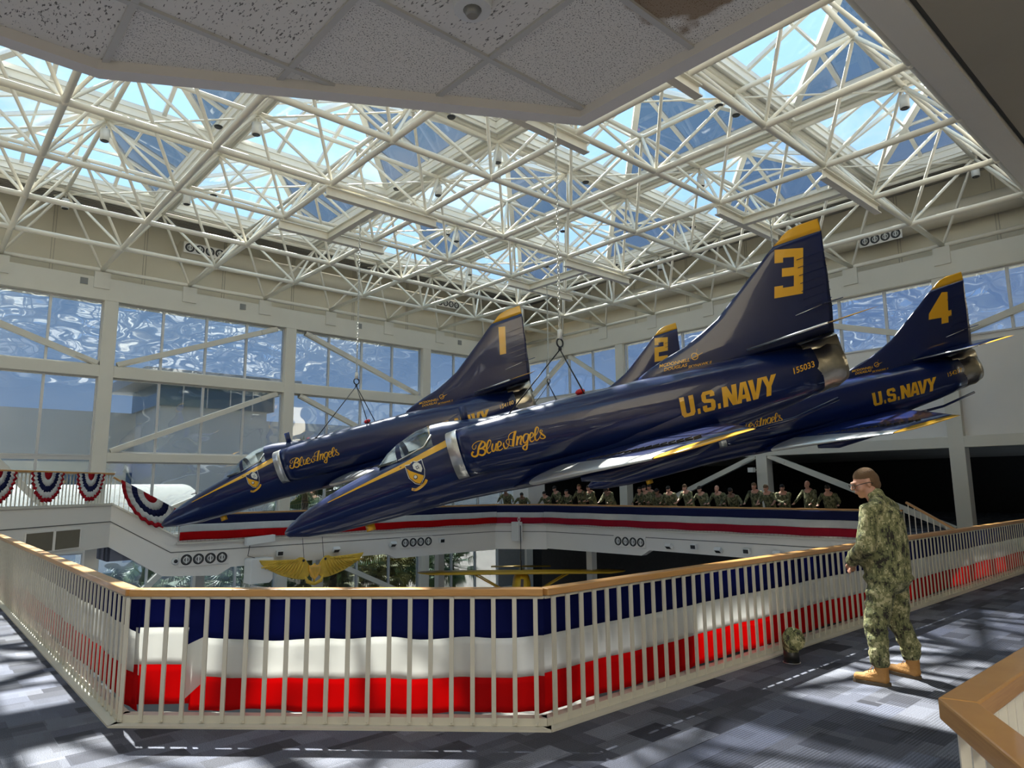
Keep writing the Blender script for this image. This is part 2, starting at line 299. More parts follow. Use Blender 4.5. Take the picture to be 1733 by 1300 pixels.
# vent panels in the raised left fascia
for k, (t0, t1) in enumerate(((.695, .785), (.79, .88))):
    a = Vector((-3, 16.4, 0)).lerp(Vector((5, 24.4, 0)), t0); b = Vector((-3, 16.4, 0)).lerp(Vector((5, 24.4, 0)), t1); n = Vector((.707, -.707, 0))*.012
    t = empty('vent_panel', (a+b)/2); tag(t, ['recessed brown vent panel in the raised white fascia, left one of the pair', 'recessed brown vent panel in the raised white fascia, right one next to the corner'][k], 'vent panel', 'vent panels in the raised fascia')
    inv = Vector(t.location)
    MB().bar(a-inv+n+Vector((0, 0, .42)), b-inv+n+Vector((0, 0, .42)), .02, .5).build('panel', mat('brown_vent', (.16, .14, .10), .7, var=.1), t)
    mb = MB()
    for z in (.15, .69): mb.bar(a-inv+n*1.6+Vector((0, 0, z)), b-inv+n*1.6+Vector((0, 0, z)), .03, .035)
    for q in (a, b): mb.bar(q-inv+n*1.6+Vector((0, 0, .15)), q-inv+n*1.6+Vector((0, 0, .69)), .03, .035)
    mb.build('frame', fascw, t)
# ------------------------------------------------------------------ left glass wall (Y = YW) and right wall (X = XW)
LC = [-9.4, -1.84, 5.72, 13.24, 20.98, XW]      # column X
RC = [YW, 23.08, 15.30, 7.78, 0.1]              # column Y
def column(x, y, z0, z1, w, nm): return struct(MB().box(x-w/2, x+w/2, y-w/2, y+w/2, z0, z1).build(nm, beamw, bevel=.01))
n = 10
for x in LC[1:]: column(x, YW-.035, -4.6, 9.4, .50, 'trim_%d' % n); n += 1
for y in RC[1:]: column(XW-.015, y, -4.6, 9.4, .50, 'trim_%d' % n); n += 1
def hb(axis, z0, z1, d0, d1, nm, m=beamw, lo=-9.4, hi=None):
    if axis == 'L': return struct(MB().box(lo, XW if hi is None else hi, YW+d0, YW+d1, z0, z1).build(nm, m, bevel=.01))
    return struct(MB().box(XW+d0, XW+d1, -6 if hi is None else hi, YW, z0, z1).build(nm, m, bevel=.01))
hb('L', 9.30, 10.20, -.30, .55, 'trim_30'); hb('L', 6.22, 6.68, -.27, .2, 'trim_31'); hb('L', 2.90, 3.25, -.24, .2, 'trim_32', lo=LC[2]); hb('L', -.55, 0.0, -.24, .2, 'trim_33')
hb('L', 3.02, 3.10, -.05, .05, 'trim_34', alum, hi=LC[2]); hb('L', -4.6, -3.9, -.2, .2, 'trim_35')
hb('R', 9.30, 10.20, -.30, .55, 'trim_36'); hb('R', 3.0, 3.4, -.26, .3, 'trim_37')
struct(MB().box(XW-.02, XW+.3, -6, YW, 3.4, 7.0).build('wall_right', whitep))
struct(MB().box(-9.4, XW+.9, YW+.55, YW+.75, 10.1, 13.5).build('wall_left', wallw))
struct(MB().box(XW+.55, XW+.75, -6, YW+.7, 10.1, 13.5).build('wall_right', wallw))
mb = MB()
for k in range(-3, 13):
    x = X0+S*(k-8.5)
    if x < XW: mb.box(x-.05, x-.03, YW+.53, YW+.56, 10.2, 13.4).box(x+.05, x+.07, YW+.53, YW+.56, 10.2, 13.4)
    y = Y0+S*(k-7.5)
    if y < YW: mb.box(XW+.53, XW+.56, y-.05, y-.03, 10.2, 13.4).box(XW+.53, XW+.56, y+.05, y+.07, 10.2, 13.4)
struct(mb.build('trim_38', mat('panel_joint', (.42, .39, .32), .8)))
# windows: one per bay and tier
wn_ = 0
def window(axis, a, b, z0, z1, nm):
    global wn_
    wn_ += 1; w = struct(empty('window_%d' % wn_, ((a+b)/2, YW, z0) if axis == 'L' else (XW, (a+b)/2, z0))); c = (a+b)/2; a -= c; b -= c; H = z1-z0
    lo, hi = min(a, b)+.25, max(a, b)-.25; fr = MB(); gk = MB()
    for k in range(nm+1):
        p = lo+(hi-lo)*k/nm
        if axis == 'L': fr.box(p-.045, p+.045, -.07, .07, 0, H)
        else: fr.box(-.07, .07, p-.045, p+.045, 0, H)
    for z in (0, H-.06):
        if axis == 'L': fr.box(lo, hi, -.06, .06, z, z+.06)
        else: fr.box(-.06, .06, lo, hi, z, z+.06)
    fr.build('window_frame', alum, w)
    for k in range(nm):
        p, q = lo+(hi-lo)*k/nm+.045, lo+(hi-lo)*(k+1)/nm-.045
        if axis == 'L': MB().box(p, q, -.012, .012, .06, H-.06).build('pane', g_win, w)
        else: MB().box(-.012, .012, p, q, .06, H-.06).build('pane', g_win, w)
for a, b in zip(LC, LC[1:]):
    if b < 0 and a < -9: continue
    window('L', a, b, 6.68, 9.3, 4)
    if b < LC[2]+.1: window('L', a, b, 3.10, 6.22, 4); window('L', a, b, 0.0, 3.02, 4)
    else: window('L', a, b, 3.25, 6.22, 4); window('L', a, b, 0.0, 2.90, 4)
    if b < XW-1: window('L', a, b, -3.9, -.55, 4)
window('L', LC[4], 26.4, -3.9, -.55, 3)
struct(MB().box(26.2, XW, YW-.1, YW+.1, -3.9, -.55).build('wall_back', mat('grey_wall', (.20, .20, .19), .8, var=.1)))
for a, b in zip(RC[1:], RC): window('R', a, b, 7.0, 9.3, 4)
# diagonal braces
bi = 0
def brace(a, b, label):
    d = (Vector(b)-Vector(a)).normalized(); t = empty('diagonal_brace', a); A = Vector((0, 0, 0)); B = Vector(b)-Vector(a)
    MB().bar(A, B, .20, .22).build('tube', beamw, t)
    for p, q in ((A, A+d*.8), (B-d*.8, B)): MB().bar(p, q, .26, .13).build('gusset', beamw, t)
    tag(t, label, 'brace', 'diagonal braces of the glass walls')
yb = YW-.12; xb = XW-.12
brace((-1.5, yb, 9.2), (5.4, yb, 6.75), 'white steel brace across the leftmost upper window, sloping down to the right')
brace((6.1, yb, 6.75), (12.6, yb, 9.2), 'white steel brace across the second upper window, rising to the right')
brace((14.0, yb, 9.2), (20.5, yb, 6.75), 'white steel brace behind the lead jet\'s sling, sloping down right under the top beam')
brace((21.5, yb, 6.75), (24.7, yb, 9.2), 'short white brace left of the tail marked 1, rising to the top beam')
brace((28.0, yb, 6.75), (25.0, yb, 9.2), 'short white brace right behind the tail marked 1 near the glass corner')
brace((-.5, yb, 6.2), (5.0, yb, .2), 'steep white brace on the left behind the bunting railing')
brace((6.1, yb, 3.3), (12.7, yb, 6.15), 'white steel brace in the middle window tier above the bunting, rising right')
brace((13.8, yb, 6.15), (20.5, yb, 3.3), 'white steel brace in the middle window tier behind the lead jet\'s spine')
brace((12.8, yb, 2.85), (6.2, yb, .05), 'white steel brace low behind the nose of the jet marked 1')
brace((9.2, yb, -.6), (5.2, yb, -4.5), 'white brace at ground floor level left of the gold wings emblem')
brace((13.4, yb, -.6), (19.5, yb, -3.4), 'white brace at ground floor level right of the gold wings emblem')
brace((xb, 30.2, 7.1), (xb, 27.1, 9.2), 'white brace just left of the big jet\'s hook, rising right')
brace((xb, 26.8, 9.2), (xb, 23.5, 7.1), 'white brace behind the big jet\'s sling, dropping right')
brace((xb, 22.7, 7.1), (xb, 15.8, 9.2), 'white brace hidden mostly behind the tail marked 2')
brace((xb, 15.0, 9.2), (xb, 8.1, 7.1), 'white brace between the tails marked 3 and 4')
brace((xb, 7.4, 7.1), (xb, .5, 9.2), 'white brace at the right edge behind the tail marked 4')
brace((xb, 15.0, 3.0), (xb, 8.1, .1), 'white brace under the white wall dropping right behind the near sailor')
brace((xb, 15.6, 3.0), (xb, 22.7, .1), 'white brace rising from behind the row of sailors to the middle column')
# hall behind the right wall and rooms under the balcony
struct(MB().box(XW+.3, 48, -6, YW, 3.25, 3.5).build('ceiling', hallc))
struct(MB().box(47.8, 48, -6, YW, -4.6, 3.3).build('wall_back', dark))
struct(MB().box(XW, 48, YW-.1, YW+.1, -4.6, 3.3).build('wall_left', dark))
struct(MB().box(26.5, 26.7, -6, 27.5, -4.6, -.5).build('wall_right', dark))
for q, (x, y) in enumerate(((23.2, 20.9), (23.2, 13.0), (19.2, 26.8), (13.2, 27.0), (4.6, 24.9), (8.6, 27.2))): struct(MB().box(x-.16, x+.16, y-.16, y+.16, -4.6, -.5 if x > 5 else 0.8).build('trim_%d' % (50+q), beamw))
struct(MB().box(22.6, 23.7, 24.3, 25.4, 0, 3.9).build('trim_60', whitep))
# near walls behind the camera
struct(MB().box(-7.2, -7, -6, YW, 0, 13.5).build('wall_left', wallw))
struct(MB().box(-7, 48, -6.2, -6, 0, 13.5).build('wall_back', wallw))
# ------------------------------------------------------------------ space frame
sf = tag(empty('space_frame', nd(0, 0)), 'white tubular steel space frame spanning the whole atrium roof', 'space frame'); OF = nd(0, 0)
def part(mb, name, m, parent, **k): return mb.build(name, m, parent, **k)
for j in JR:
    part(MB().tube([nd(IR[0], j)-OF, nd(4, j)-OF], .085, 10), 'bottom_chord', steel, sf)
for i in IR:
    part(MB().tube([nd(i, -3)-OF, nd(i, 5)-OF], .085, 10), 'bottom_chord', steel, sf)
for j in list(JR)[:-1]: part(MB().tube([nd(-5.5, j+.5, ZT)-OF, nd(3.5, j+.5, ZT)-OF], .075, 8), 'top_chord', steel, sf)
for i in list(IR)[:-1]: part(MB().tube([nd(i+.5, -2.5, ZT)-OF, nd(i+.5, 4.5, ZT)-OF], .075, 8), 'top_chord', steel, sf)
web = None
for i in list(IR)[:-1]:
    for j in list(JR)[:-1]:
        if web is None:
            mb = MB(); A = Vector((0, 0, ZT-ZB))
            for a in (-.5, .5):
                for b in (-.5, .5): B = Vector((a*S, b*S, 0)); mb.tube([A, A.lerp(B, .06), A.lerp(B, .94), B], [.03, .05, .05, .03], 7)
            mb.sphere(A, .11); mb.sphere((-.5*S, -.5*S, 0), .12); web = part(mb, 'web_pyramid', steel, sf); w = web
        else: w = web.copy(); COL.objects.link(w)
        w.location = nd(i+.5, j+.5)-OF
# ------------------------------------------------------------------ roof: gutters, skylights, deck
ZG = 13.05
mb = MB()
for a in (-6.5, -4.5, -2.5, -.5, 1.5, 3.5): x = X0+S*a; mb.box(x-.40, x+.40, Y0-S*3.5, Y0+S*4.5+.25, ZG, ZG+.35); mb.box(x-.12, x+.12, Y0-S*3.5, Y0+S*4.5, ZG-.12, ZG)
for b in (-3.5, -1.5, .5, 2.5, 4.5): y = Y0+S*b; mb.box(X0-S*6.5, X0+S*3.5+.25, y-.40, y+.40, ZG+.005, ZG+.345); mb.box(X0-S*6.5, X0+S*3.5, y-.12, y+.12, ZG-.115, ZG)
struct(mb.build('ceiling', skyfr))
Hs = S-.36; ZA = 1.25; prot = None
for ia in (-5.5, -3.5, -1.5, .5, 2.5):
    for jb in (-2.5, -.5, 1.5, 3.5):
        c = nd(ia, jb, ZG+.3)
        if prot is None:
            t = empty('skylight', c); t['kind'] = 'structure'; fr = MB(); gk = MB()
            C4 = [Vector((-Hs, -Hs, 0)), Vector((Hs, -Hs, 0)), Vector((Hs, Hs, 0)), Vector((-Hs, Hs, 0))]; A = Vector((0, 0, ZA))
            for k in range(4):
                a, b = C4[k], C4[(k+1) % 4]; fr.bar(a, b, .18, .16); fr.bar(a, A, .20, .17); dn = ((a+b)/2).normalized()
                for q in (.25, .5, .75):
                    p = a.lerp(b, q); tt = 1-abs(q-.5)*2; top = p.lerp(Vector((0, 0, ZA))+Vector((p.x, p.y, 0))*0, 1) if q == .5 else None
                    hip = (a if q < .5 else b).lerp(A, min(q, 1-q)*2) if q != .5 else A
                    fr.bar(p, hip, .12, .13)
                p1, p2 = a.lerp(A, .5), b.lerp(A, .5); fr.bar(p1.lerp(p2, .0), p2, .07, .09)
                up_ = Vector((0, 0, .04)); me = MB().quad([a+up_, b+up_, A+up_]).build('pane', g_skyd if k == 1 else g_sky, t, recalc=False)
                me.modifiers.new('solid', 'SOLIDIFY').thickness = .02
            fr.build('frame', skyfr, t)
            cb = MB()
            for k in range(4):
                a, b = C4[k]*1.02, C4[(k+1) % 4]*1.02; cb.bar(a-Vector((0, 0, .2)), b-Vector((0, 0, .2)), .06, .4)
            cb.build('curb', skyfr, t); prot = t
        else:
            t = copy_tree(prot); t.location = c
for k, o in enumerate([o for o in COL.objects if o.name.startswith('skylight')]): o.name = 'window_%d' % (60+k)
# corrugated deck between the skylights and the walls
mb = MB(); y = Y0+S*4.5+.25
k = 0
while y < YW+.6:
    mb.box(-9.4, XW+.7, y, y+.10, 13.20, 13.30); y += .17
x = X0+S*3.5+.25
while x < XW+.6:
    mb.box(x, x+.10, -6, Y0+S*4.5+.2, 13.205, 13.305); x += .17
mb.box(-9.4, XW+.7, Y0+S*4.5+.3, YW+.7, 13.29, 13.45).box(X0+S*3.5+.3, XW+.7, -6, YW, 13.3, 13.46)
struct(mb.build('ceiling', corr))
# near edges of the atrium: right fascia band and hall ceiling at the right, soffit block overhead
YF = 4.22
struct(MB().box(2.36, XW, 3.62, YF, ZB-.12, 13.5).build('trim_61', whitep))
struct(MB().box(2.36, XW, 3.50, 3.62, ZB+.05, 13.5).build('trim_62', groove))
struct(MB().box(2.36, XW, -6, 3.50, ZB-.04, ZB+.5).build('ceiling', mat('brown_soffit', (.40, .365, .30), .85, var=.05, vscale=1)))
SP = [(-7, 3.19), (.475, 3.175), (2.335, 2.09), (2.375, -6), (-7, -6)]
struct(MB().prism(SP, 3.56, 3.64).build('ceiling', tilem))
struct(MB().prism(SP, 3.66, 4.6).build('trim_63', whitep))
mb = MB()
OUT, INN = [], []
for k, p in enumerate(SP[:4]):
    p = Vector(p); ns = []
    for a, b in ((SP[k-1], SP[k]) if k else None, (SP[k], SP[k+1]) if k < 3 else None) if False else [q for q in ((SP[k-1], SP[k]) if k else None, (SP[k], SP[k+1]) if k < 3 else None) if q]:
        d = (Vector(b)-Vector(a)).normalized(); ns.append(Vector((-d.y, d.x)))
    nn = sum(ns, Vector((0, 0))).normalized(); w_ = .037/max(.5, nn.dot(ns[0])); OUT.append(p+nn*w_); INN.append(p-nn*w_)
for k in range(3): mb.prism([tuple(OUT[k]), tuple(OUT[k+1]), tuple(INN[k+1]), tuple(INN[k])], 3.515, 3.70)
struct(mb.build('trim_64', whitep))
def inside_y(x): return 3.16 if x < .475 else 3.175-(x-.475)*(1.085/1.86)-.03
mb = MB()
x = .49-.61*6
while x < 2.33: mb.box(x-.013, x+.013, -4, inside_y(x), 3.548, 3.562); x += .61
y = 2.05-.61*8
while y < 3.1:
    xe = 2.34 if y < 2.05 else .475+(3.15-y)/(1.085/1.86)
    mb.box(-5, xe, y-.013, y+.013, 3.547, 3.561); y += .61
struct(mb.build('trim_65', mat('ceiling_grid', (.55, .54, .5), .5)))
t = tag(empty('smoke_detector', (1.44, 1.82, 3.55)), 'round white smoke detector on the tiled ceiling', 'smoke detector')
MB().tube([(0, 0, 0), (0, 0, -.035)], [.075, .07], 20).build('base', ltw, t); MB().tube([(0, 0, -.035), (0, 0, -.06)], [.035, .02], 14).build('sensor', mat('sensor_grey', (.3, .3, .28), .3, .5), t)
# ------------------------------------------------------------------ near railings, banners
def railing(name, a, b, label, sp=.152, top=1.0, maxb=100, inner=(0, 0), zb=0., post=None):
    a = Vector((*a, zb)); b = Vector((*b, zb)); Ln = (b-a).length; d = (b-a)/Ln; t = tag(empty(name, a), label, 'railing')
    B = b-a; Z = Vector((0, 0, 1))
    MB().bar(Z*(top-.035), B+Z*(top-.035), .105, .055).build('handrail', oak, t, bevel=.008)
    MB().bar(Z*(top-.075), B+Z*(top-.075), .05, .02).build('top_channel', railp, t)
    nrm = Vector((-d.y, d.x, 0))
    cb = MB(); x_ = d*.045; cb.bar(Z*.035-x_*.3, B+Z*.035+x_*.3, .08, .07); cb.bar(Z*.008+nrm*.07-x_, B+Z*.008+nrm*.07+x_, .10, .016); cb.build('curb', railp, t)
    n = int(Ln/sp); bal = None; rest = MB()
    for k in range(n+1):
        p = d*(k*sp+.06)+nrm*.045
        if k < maxb:
            if bal is None:
                m_ = MB().bar((0, 0, .02), (0, 0, top-.07), .014, .033, upv=d); m_.box(-.009, .009, -.02, .02, .028, .04); o = m_.build('baluster', railp, t); o.location = p; bal = o
            else: o = bal.copy(); COL.objects.link(o); o.location = p
        else: rest.bar(p+Z*.02, p+Z*(top-.07), .014, .040, upv=d)
    if n+1 > maxb: o = rest.build('baluster', railp, t); o['kind'] = 'stuff'
    else: rest.bm.free()
    return t
RL = [(1.45, 20.7), (1.45, 6.13), (3.73, 3.86), (26.5, 3.66)]
railing('railing', RL[1], RL[0], 'white baluster railing with oak handrail running away on the left', .152)
railing('railing', RL[2], RL[1], 'short angled white baluster railing with oak handrail in the front centre', .158)
railing('railing', RL[3], RL[2], 'long white baluster railing with oak handrail running away to the right behind the sailor', .152)
for t in list(COL.objects):
    if t.name.startswith('railing'):
        # nearest balusters are kept as parts (curb order starts at the near end)
        pass
def offset(a, b, d):
    v = (Vector((*b, 0))-Vector((*a, 0))).normalized(); return Vector((v.y, -v.x, 0))*d
def banner(name, a, b, zt, zbm, f1, f2, label, mats, sag=0., wav=.012, seg=.05, off=.05, group=None, pleat=0., slope=0., sagp=1.2):
    """three-band cloth hung between plan points a and b; f1,f2 = band limits as fraction from the top"""
    A = Vector((*a, 0)); Bv = Vector((*b, 0)); Ln = (Bv-A).length; d = (Bv-A)/Ln; nr = Vector((-d.y, d.x, 0))*off
    t = tag(empty(name, A), label, 'banner', group); n = max(4, int(Ln/seg)); rows = 5
    def zt_(u): return zt-sag*abs(sin(pi*u*Ln/sagp))**1.3-(.012*sin(u*Ln*5.)+.01*sin(u*Ln*11)) if sag else zt
    def pos(u, v):
        z = zt_(u)*(1-v)+(zbm+.01*sin(u*Ln*3))*v
        w = wav*(sin(u*Ln*9+v*2)+.6*sin(u*Ln*23+v*3+1)+noise.noise(Vector((u*Ln*3, v*4, zt)))*1.5)*(.35+v) + pleat*sin(u*Ln*42)*(.3+v)
        return d*(u*Ln)+nr+nr.normalized()*w+Vector((0, 0, z+slope*u*Ln))
    for nm, v0, v1, m in (('blue_band', 0, f1, mats[0]), ('white_band', f1, f2, mats[1]), ('red_band', f2, 1, mats[2])):
        mb = MB(); G = []
        for r in range(rows+1):
            row = []
            for k in range(n+1):
                u = k/n; va = v0+(v1-v0)*r/rows
                va += (.018*sin(u*Ln*2.1)+.01*noise.noise(Vector((u*Ln*2, 3, 0))))*(1-abs(2*va-1)) if sag else 0
                row.append(mb.bm.verts.new(pos(u, va)))
            G.append(row)
        for r in range(rows):
            for k in range(n): f_ = mb.bm.faces.new((G[r][k], G[r][k+1], G[r+1][k+1], G[r+1][k])); f_.smooth = True
        o = mb.build(nm, m, t, recalc=False); sd = o.modifiers.new('thick', 'SOLIDIFY'); sd.thickness = .002
    return t
BM = (f_blue, f_white, f_red)
def lerp2(a, b, t): return (a[0]+(b[0]-a[0])*t, a[1]+(b[1]-a[1])*t)
fold = lerp2(RL[1], RL[2], .145)
banner('banner', RL[0], RL[1], .94, .07, .34, .70, 'red, white and blue cloth banner behind the left railing', BM, wav=.008, off=.075)
banner('banner', RL[1], fold, .93, .11, .30, .64, 'short end piece of cloth banner at the left front corner, beside the loose flap', BM, wav=.004, off=.075)
banner('banner', fold, RL[2], .955, .075, .37, .71, 'red, white and blue cloth banner sagging behind the front railing', BM, sag=.05, wav=.012, off=.06, sagp=1.45)
banner('banner', RL[2], RL[3], .94, .07, .36, .68, 'red, white and blue cloth banner behind the long right railing', BM, wav=.006, off=.075)
# loose folded flap at the overlap
d = (Vector((*RL[2], 0))-Vector((*RL[1], 0))).normalized(); F = Vector((*fold, 0)); n_ = Vector((-d.y, d.x, 0))*.045
t = tag(empty('banner_flap', F), 'loose folded flap of banner hanging down at the front left, dark above and white below', 'banner')
MB().quad([n_+d*.005+Vector((0, 0, .94)), n_+d*.10+Vector((0, 0, .94)), n_+d*.10+Vector((0, 0, .62)), n_-d*.03+Vector((0, 0, .56))]).build('blue_fold', f_blue, t, recalc=False).modifiers.new('s', 'SOLIDIFY').thickness = .003
MB().quad([n_-d*.03+Vector((0, 0, .56)), n_+d*.10+Vector((0, 0, .62)), n_+d*.095+Vector((0, 0, .27)), n_-d*.05+Vector((0, 0, .14))]).build('white_fold', f_white, t, recalc=False).modifiers.new('s', 'SOLIDIFY').thickness = .003
# stair rail corner at the bottom right
P0, P1, P2 = (2.90, .88), (5.4, .86), (1.55, -.05)
t = tag(empty('stair_railing', (*P0, 0)), 'corner of an oak-topped white railing at the bottom right edge', 'railing')
d1 = (Vector(P1)-Vector(P0)).normalized(); d2 = (Vector(P2)-Vector(P0)).normalized(); mi = (d1+d2).normalized(); sn = abs(d1.x*mi.y-d1.y*mi.x); mo = mi*(.06/sn)
for nm, q in (('handrail', P1), ('handrail', P2)):
    v = Vector((q[0]-P0[0], q[1]-P0[1], 0)); dd = v.to_2d().normalized(); nn = Vector((-dd.y, dd.x))*.06; sg = 1 if nn.dot(mo) > 0 else -1; vv = v.to_2d()
    MB().prism([tuple(mo), tuple(vv+nn*sg), tuple(vv-nn*sg), tuple(-mo)], .908, .983).build(nm, oak, t, bevel=.008)
    MB().bar(Vector((0, 0, .90)), v+Vector((0, 0, .90)), .04, .03).build('top_channel', steel, t)
    MB().bar(Vector((0, 0, .04)), v+Vector((0, 0, .04)), .09, .08).build('curb', steel, t)
    for k in range(int(v.length/.115)):
        p = v.normalized()*(.03+k*.115); MB().bar(p+Vector((0, 0, .03)), p+Vector((0, 0, .9)), .04, .014, upv=v).build('baluster', steel, t)
# far balcony railings and banner
railing('railing', (6.95, 24.36), (20.6, 24.36), 'distant railing along the far left balcony under the glass wall', .14)
railing('railing', (20.6, 24.36), (21.96, 22.5), 'distant short angled railing at the far corner of the balcony', .14)
railing('railing', (21.96, 22.5), (21.96, 7.6), 'distant railing where the row of sailors leans', .15)
railing('railing', (-2.9, 16.5), (4.98, 24.38), 'raised white railing at the left hung with bunting fans', .14, zb=1.32)
# sloping rail down the steps
a = Vector((4.98, 24.38, 1.32)); b = Vector((6.95, 24.36, .2)); t = tag(empty('railing', a), 'sloping white railing beside the steps with one bunting fan', 'railing')
B = b-a; MB().bar((0, 0, .86), B+Vector((0, 0, .86)), .09, .05).build('handrail', oak, t); MB().bar((0, 0, .06), B+Vector((0, 0, .06)), .05, .05).build('bottom_channel', steel, t)
for k in range(14): p = B*(k+.5)/14; MB().bar(p+Vector((0, 0, .05)), p+Vector((0, 0, .84)), .03, .012, upv=(1, 0, 0)).build('baluster', steel, t)
t = tag(empty('stair_railing', (22.0, 7.5, .2)), 'distant sloping stair railing with thin balusters right behind the near sailor', 'railing')
B = Vector((0, -1.4, -.86)); MB().bar((0, 0, 1.0), B+Vector((0, 0, 1.0)), .09, .06).build('handrail', oak, t)
for k in range(9): p = B*(k+.3)/9; MB().bar(p+Vector((0, 0, .1)), p+Vector((0, 0, .98)), .02, .02, upv=(1, 0, 0)).build('baluster', steel, t)
MB().prism([(7.5-7.5, 0.05), (-1.4, -.8), (-1.4, -1.1), (0, -.25)], -.1, .1, 'X').build('stringer', steel, t)
FB = (g_navy, f_white, f_red); FB2 = (g_navy, f_white, g_dred)
banner('banner', (7.0, 24.30), (20.6, 24.30), .92, .13, .35, .66, 'red, white and navy banner along the far left balcony below the jet noses', FB, wav=.006, seg=.06, off=-.03, pleat=.012)
banner('banner', (20.6, 24.30), (21.90, 22.5), .92, .13, .38, .67, 'banner section on the short angled far corner of the balcony', FB2, wav=.004, seg=.06, off=-.03, pleat=.01)
banner('banner', (21.90, 22.5), (21.90, 7.6), .92, .13, .36, .67, 'red, white and navy banner below the row of leaning sailors', FB2, wav=.006, seg=.06, off=-.03, pleat=.01)
def bunting(c, ax, r, h, label):
    """pleated half round fan hung from a rail; c centre of top edge, ax direction along the rail"""
    ax = Vector(ax).normalized(); nr = Vector((ax.y, -ax.x, 0)).normalized(); t = tag(empty('bunting_fan', c), label, 'bunting', 'patriotic bunting fans on the left railing')
    rings = [(0.02, .24, g_red, 'red_centre'), (.24, .46, f_white, 'inner_white_band'), (.46, .66, g_navy, 'navy_band'), (.66, .86, f_white, 'outer_white_band'), (.86, 1.0, g_red, 'red_rim')]
    N = 72
    for r0, r1, m, nm in rings:
        mb = MB(); G = []
        for q in (r0, (r0+r1)/2, r1):
            row = []
            for k in range(N+1):
                th = pi*k/N; s_ = (1+.03*cos(k*pi/3))
                p = ax*(cos(th)*r*q)+Vector((0, 0, -sin(th)*h*q*s_)) + nr*(.03+q*.03*sin(k*2*pi/4.)+.02*q*noise.noise(Vector((k*.2, q, c[0]))))
                row.append(mb.bm.verts.new(p))
            G.append(row)
        for A_, B_ in zip(G, G[1:]):
            for k in range(N): mb.bm.faces.new((A_[k], A_[k+1], B_[k+1], B_[k])).smooth = True
        mb.build(nm, m, t, recalc=False).modifiers.new('s', 'SOLIDIFY').thickness = .003
    return t
dg = Vector((.707, .707, 0))
for q, lb in ((1.75, 'red, white and navy bunting fan cut by the left picture edge'), (2.95, 'red, white and navy bunting fan, second from the left edge'), (4.18, 'red, white and navy bunting fan nearest the railing corner')):
    p = Vector((-2.9, 16.5, 2.27))+dg*((q+2.9)/.707); bunting(p+Vector((.03, -.03, 0)), dg, .60, .80, lb)
sl_ = Vector((1.97, -.02, -1.12)).normalized()
bunting(Vector((6.05, 24.30, 1.62)), sl_, .98, .92, 'red, white and navy bunting fan hung on the sloping rail by the steps')
# ------------------------------------------------------------------ jets
SCL = 1.0294
def rotm(psi, th, ph):
    f = Vector((cos(psi)*cos(th), sin(psi)*cos(th), sin(th))); l = Vector((-sin(psi), cos(psi), 0)); u = f.cross(l)
    l2 = cos(ph)*l+sin(ph)*u; uu = -sin(ph)*l+cos(ph)*u
    return Matrix((-f, l2, uu)).transposed()
def interp(T, x):
    if x <= T[0][0]: return T[0][1]
    for (a, p), (b, q) in zip(T, T[1:]):
        if x <= b:
            t = (x-a)/(b-a); t = t*t*(3-2*t)*.35+t*.65; return p+(q-p)*t
    return T[-1][1]
TOP = [(0, 0.02), (.04, .07), (.18, .16), (.59, .33), (1.23, .50), (1.76, .62), (2.4, .72), (3.2, .80), (4.3, .96), (5.4, .94), (6.1, .90), (6.9, .84), (7.6, .78), (8.6, .70), (9.6, .60), (10.6, .48), (11.05, .42)]
BOT = [(0, -.02), (.04, -.06), (.09, -.10), (.51, -.21), (1.21, -.31), (2.2, -.37), (3.6, -.43), (4.5, -.51), (5.2, -.60), (6.5, -.72), (8.0, -.74), (9.2, -.70), (10.3, -.62), (11.05, -.52)]
HW = [(0, .02), (.04, .065), (.15, .14), (.5, .25), (1.2, .37), (2.0, .45), (3.0, .52), (4.0, .57), (5.5, .66), (7.5, .70), (9.0, .64), (10.2, .54), (11.05, .45)]
def fus_ring(x, n=28, gx=0.):
    t, b, w = interp(TOP, x), interp(BOT, x), interp(HW, x); c = (t+b)/2; h = (t-b)/2; R = []
    for k in range(n):
        a = 2*pi*k/n; ca, sa = cos(a), sin(a); p = 2.25
        R.append((x, w*math.copysign(abs(ca)**(2/p), ca), c+h*math.copysign(abs(sa)**(2/p), sa)))
    return R
def nac_ring(x, side, n=20):
    T = [(4.12, (.50, .46, .30, .47)), (4.5, (.52, .44, .34, .50)), (5.5, (.50, .36, .36, .55)), (7.0, (.42, .24, .38, .58)), (8.5, (.32, .12, .36, .56)), (9.8, (.20, .02, .34, .50)), (10.9, (.05, -.04, .36, .42))]
    y, z, ry, rz = (interp([(a, v[i]) for a, v in T], x) for i in range(4)); R = []
    for k in range(n):
        a = 2*pi*k/n; ca, sa = cos(a), sin(a); R.append((x+(z-sa*rz*0)*00, side*(y+ry*math.copysign(abs(ca)**.85, ca)), z+rz*math.copysign(abs(sa)**.9, sa)))
    return R
def airfoil(xl, xt, y, z, tk, n=9):
    c = xt-xl; up_, lo = [], []
    for k in range(n+1):
        s_ = (1-cos(pi*k/n))/2; h = tk*c*5*(.2969*math.sqrt(s_)-.126*s_-.3516*s_**2+.2843*s_**3-.1015*s_**4)
        up_.append((xl+s_*c, y, z+h)); lo.append((xl+s_*c, y, z-h*.8))
    return up_+lo[-2:0:-1]
DEC = []
def fuselage_bvh():
    mb = MB(); xs = [0, .02, .05, .1, .18, .3, .5, .8]+[1.2+.35*i for i in range(28)]+[11.05]
    mb.loft([fus_ring(x) for x in xs]); bmesh.ops.recalc_face_normals(mb.bm, faces=mb.bm.faces[:]); return mb
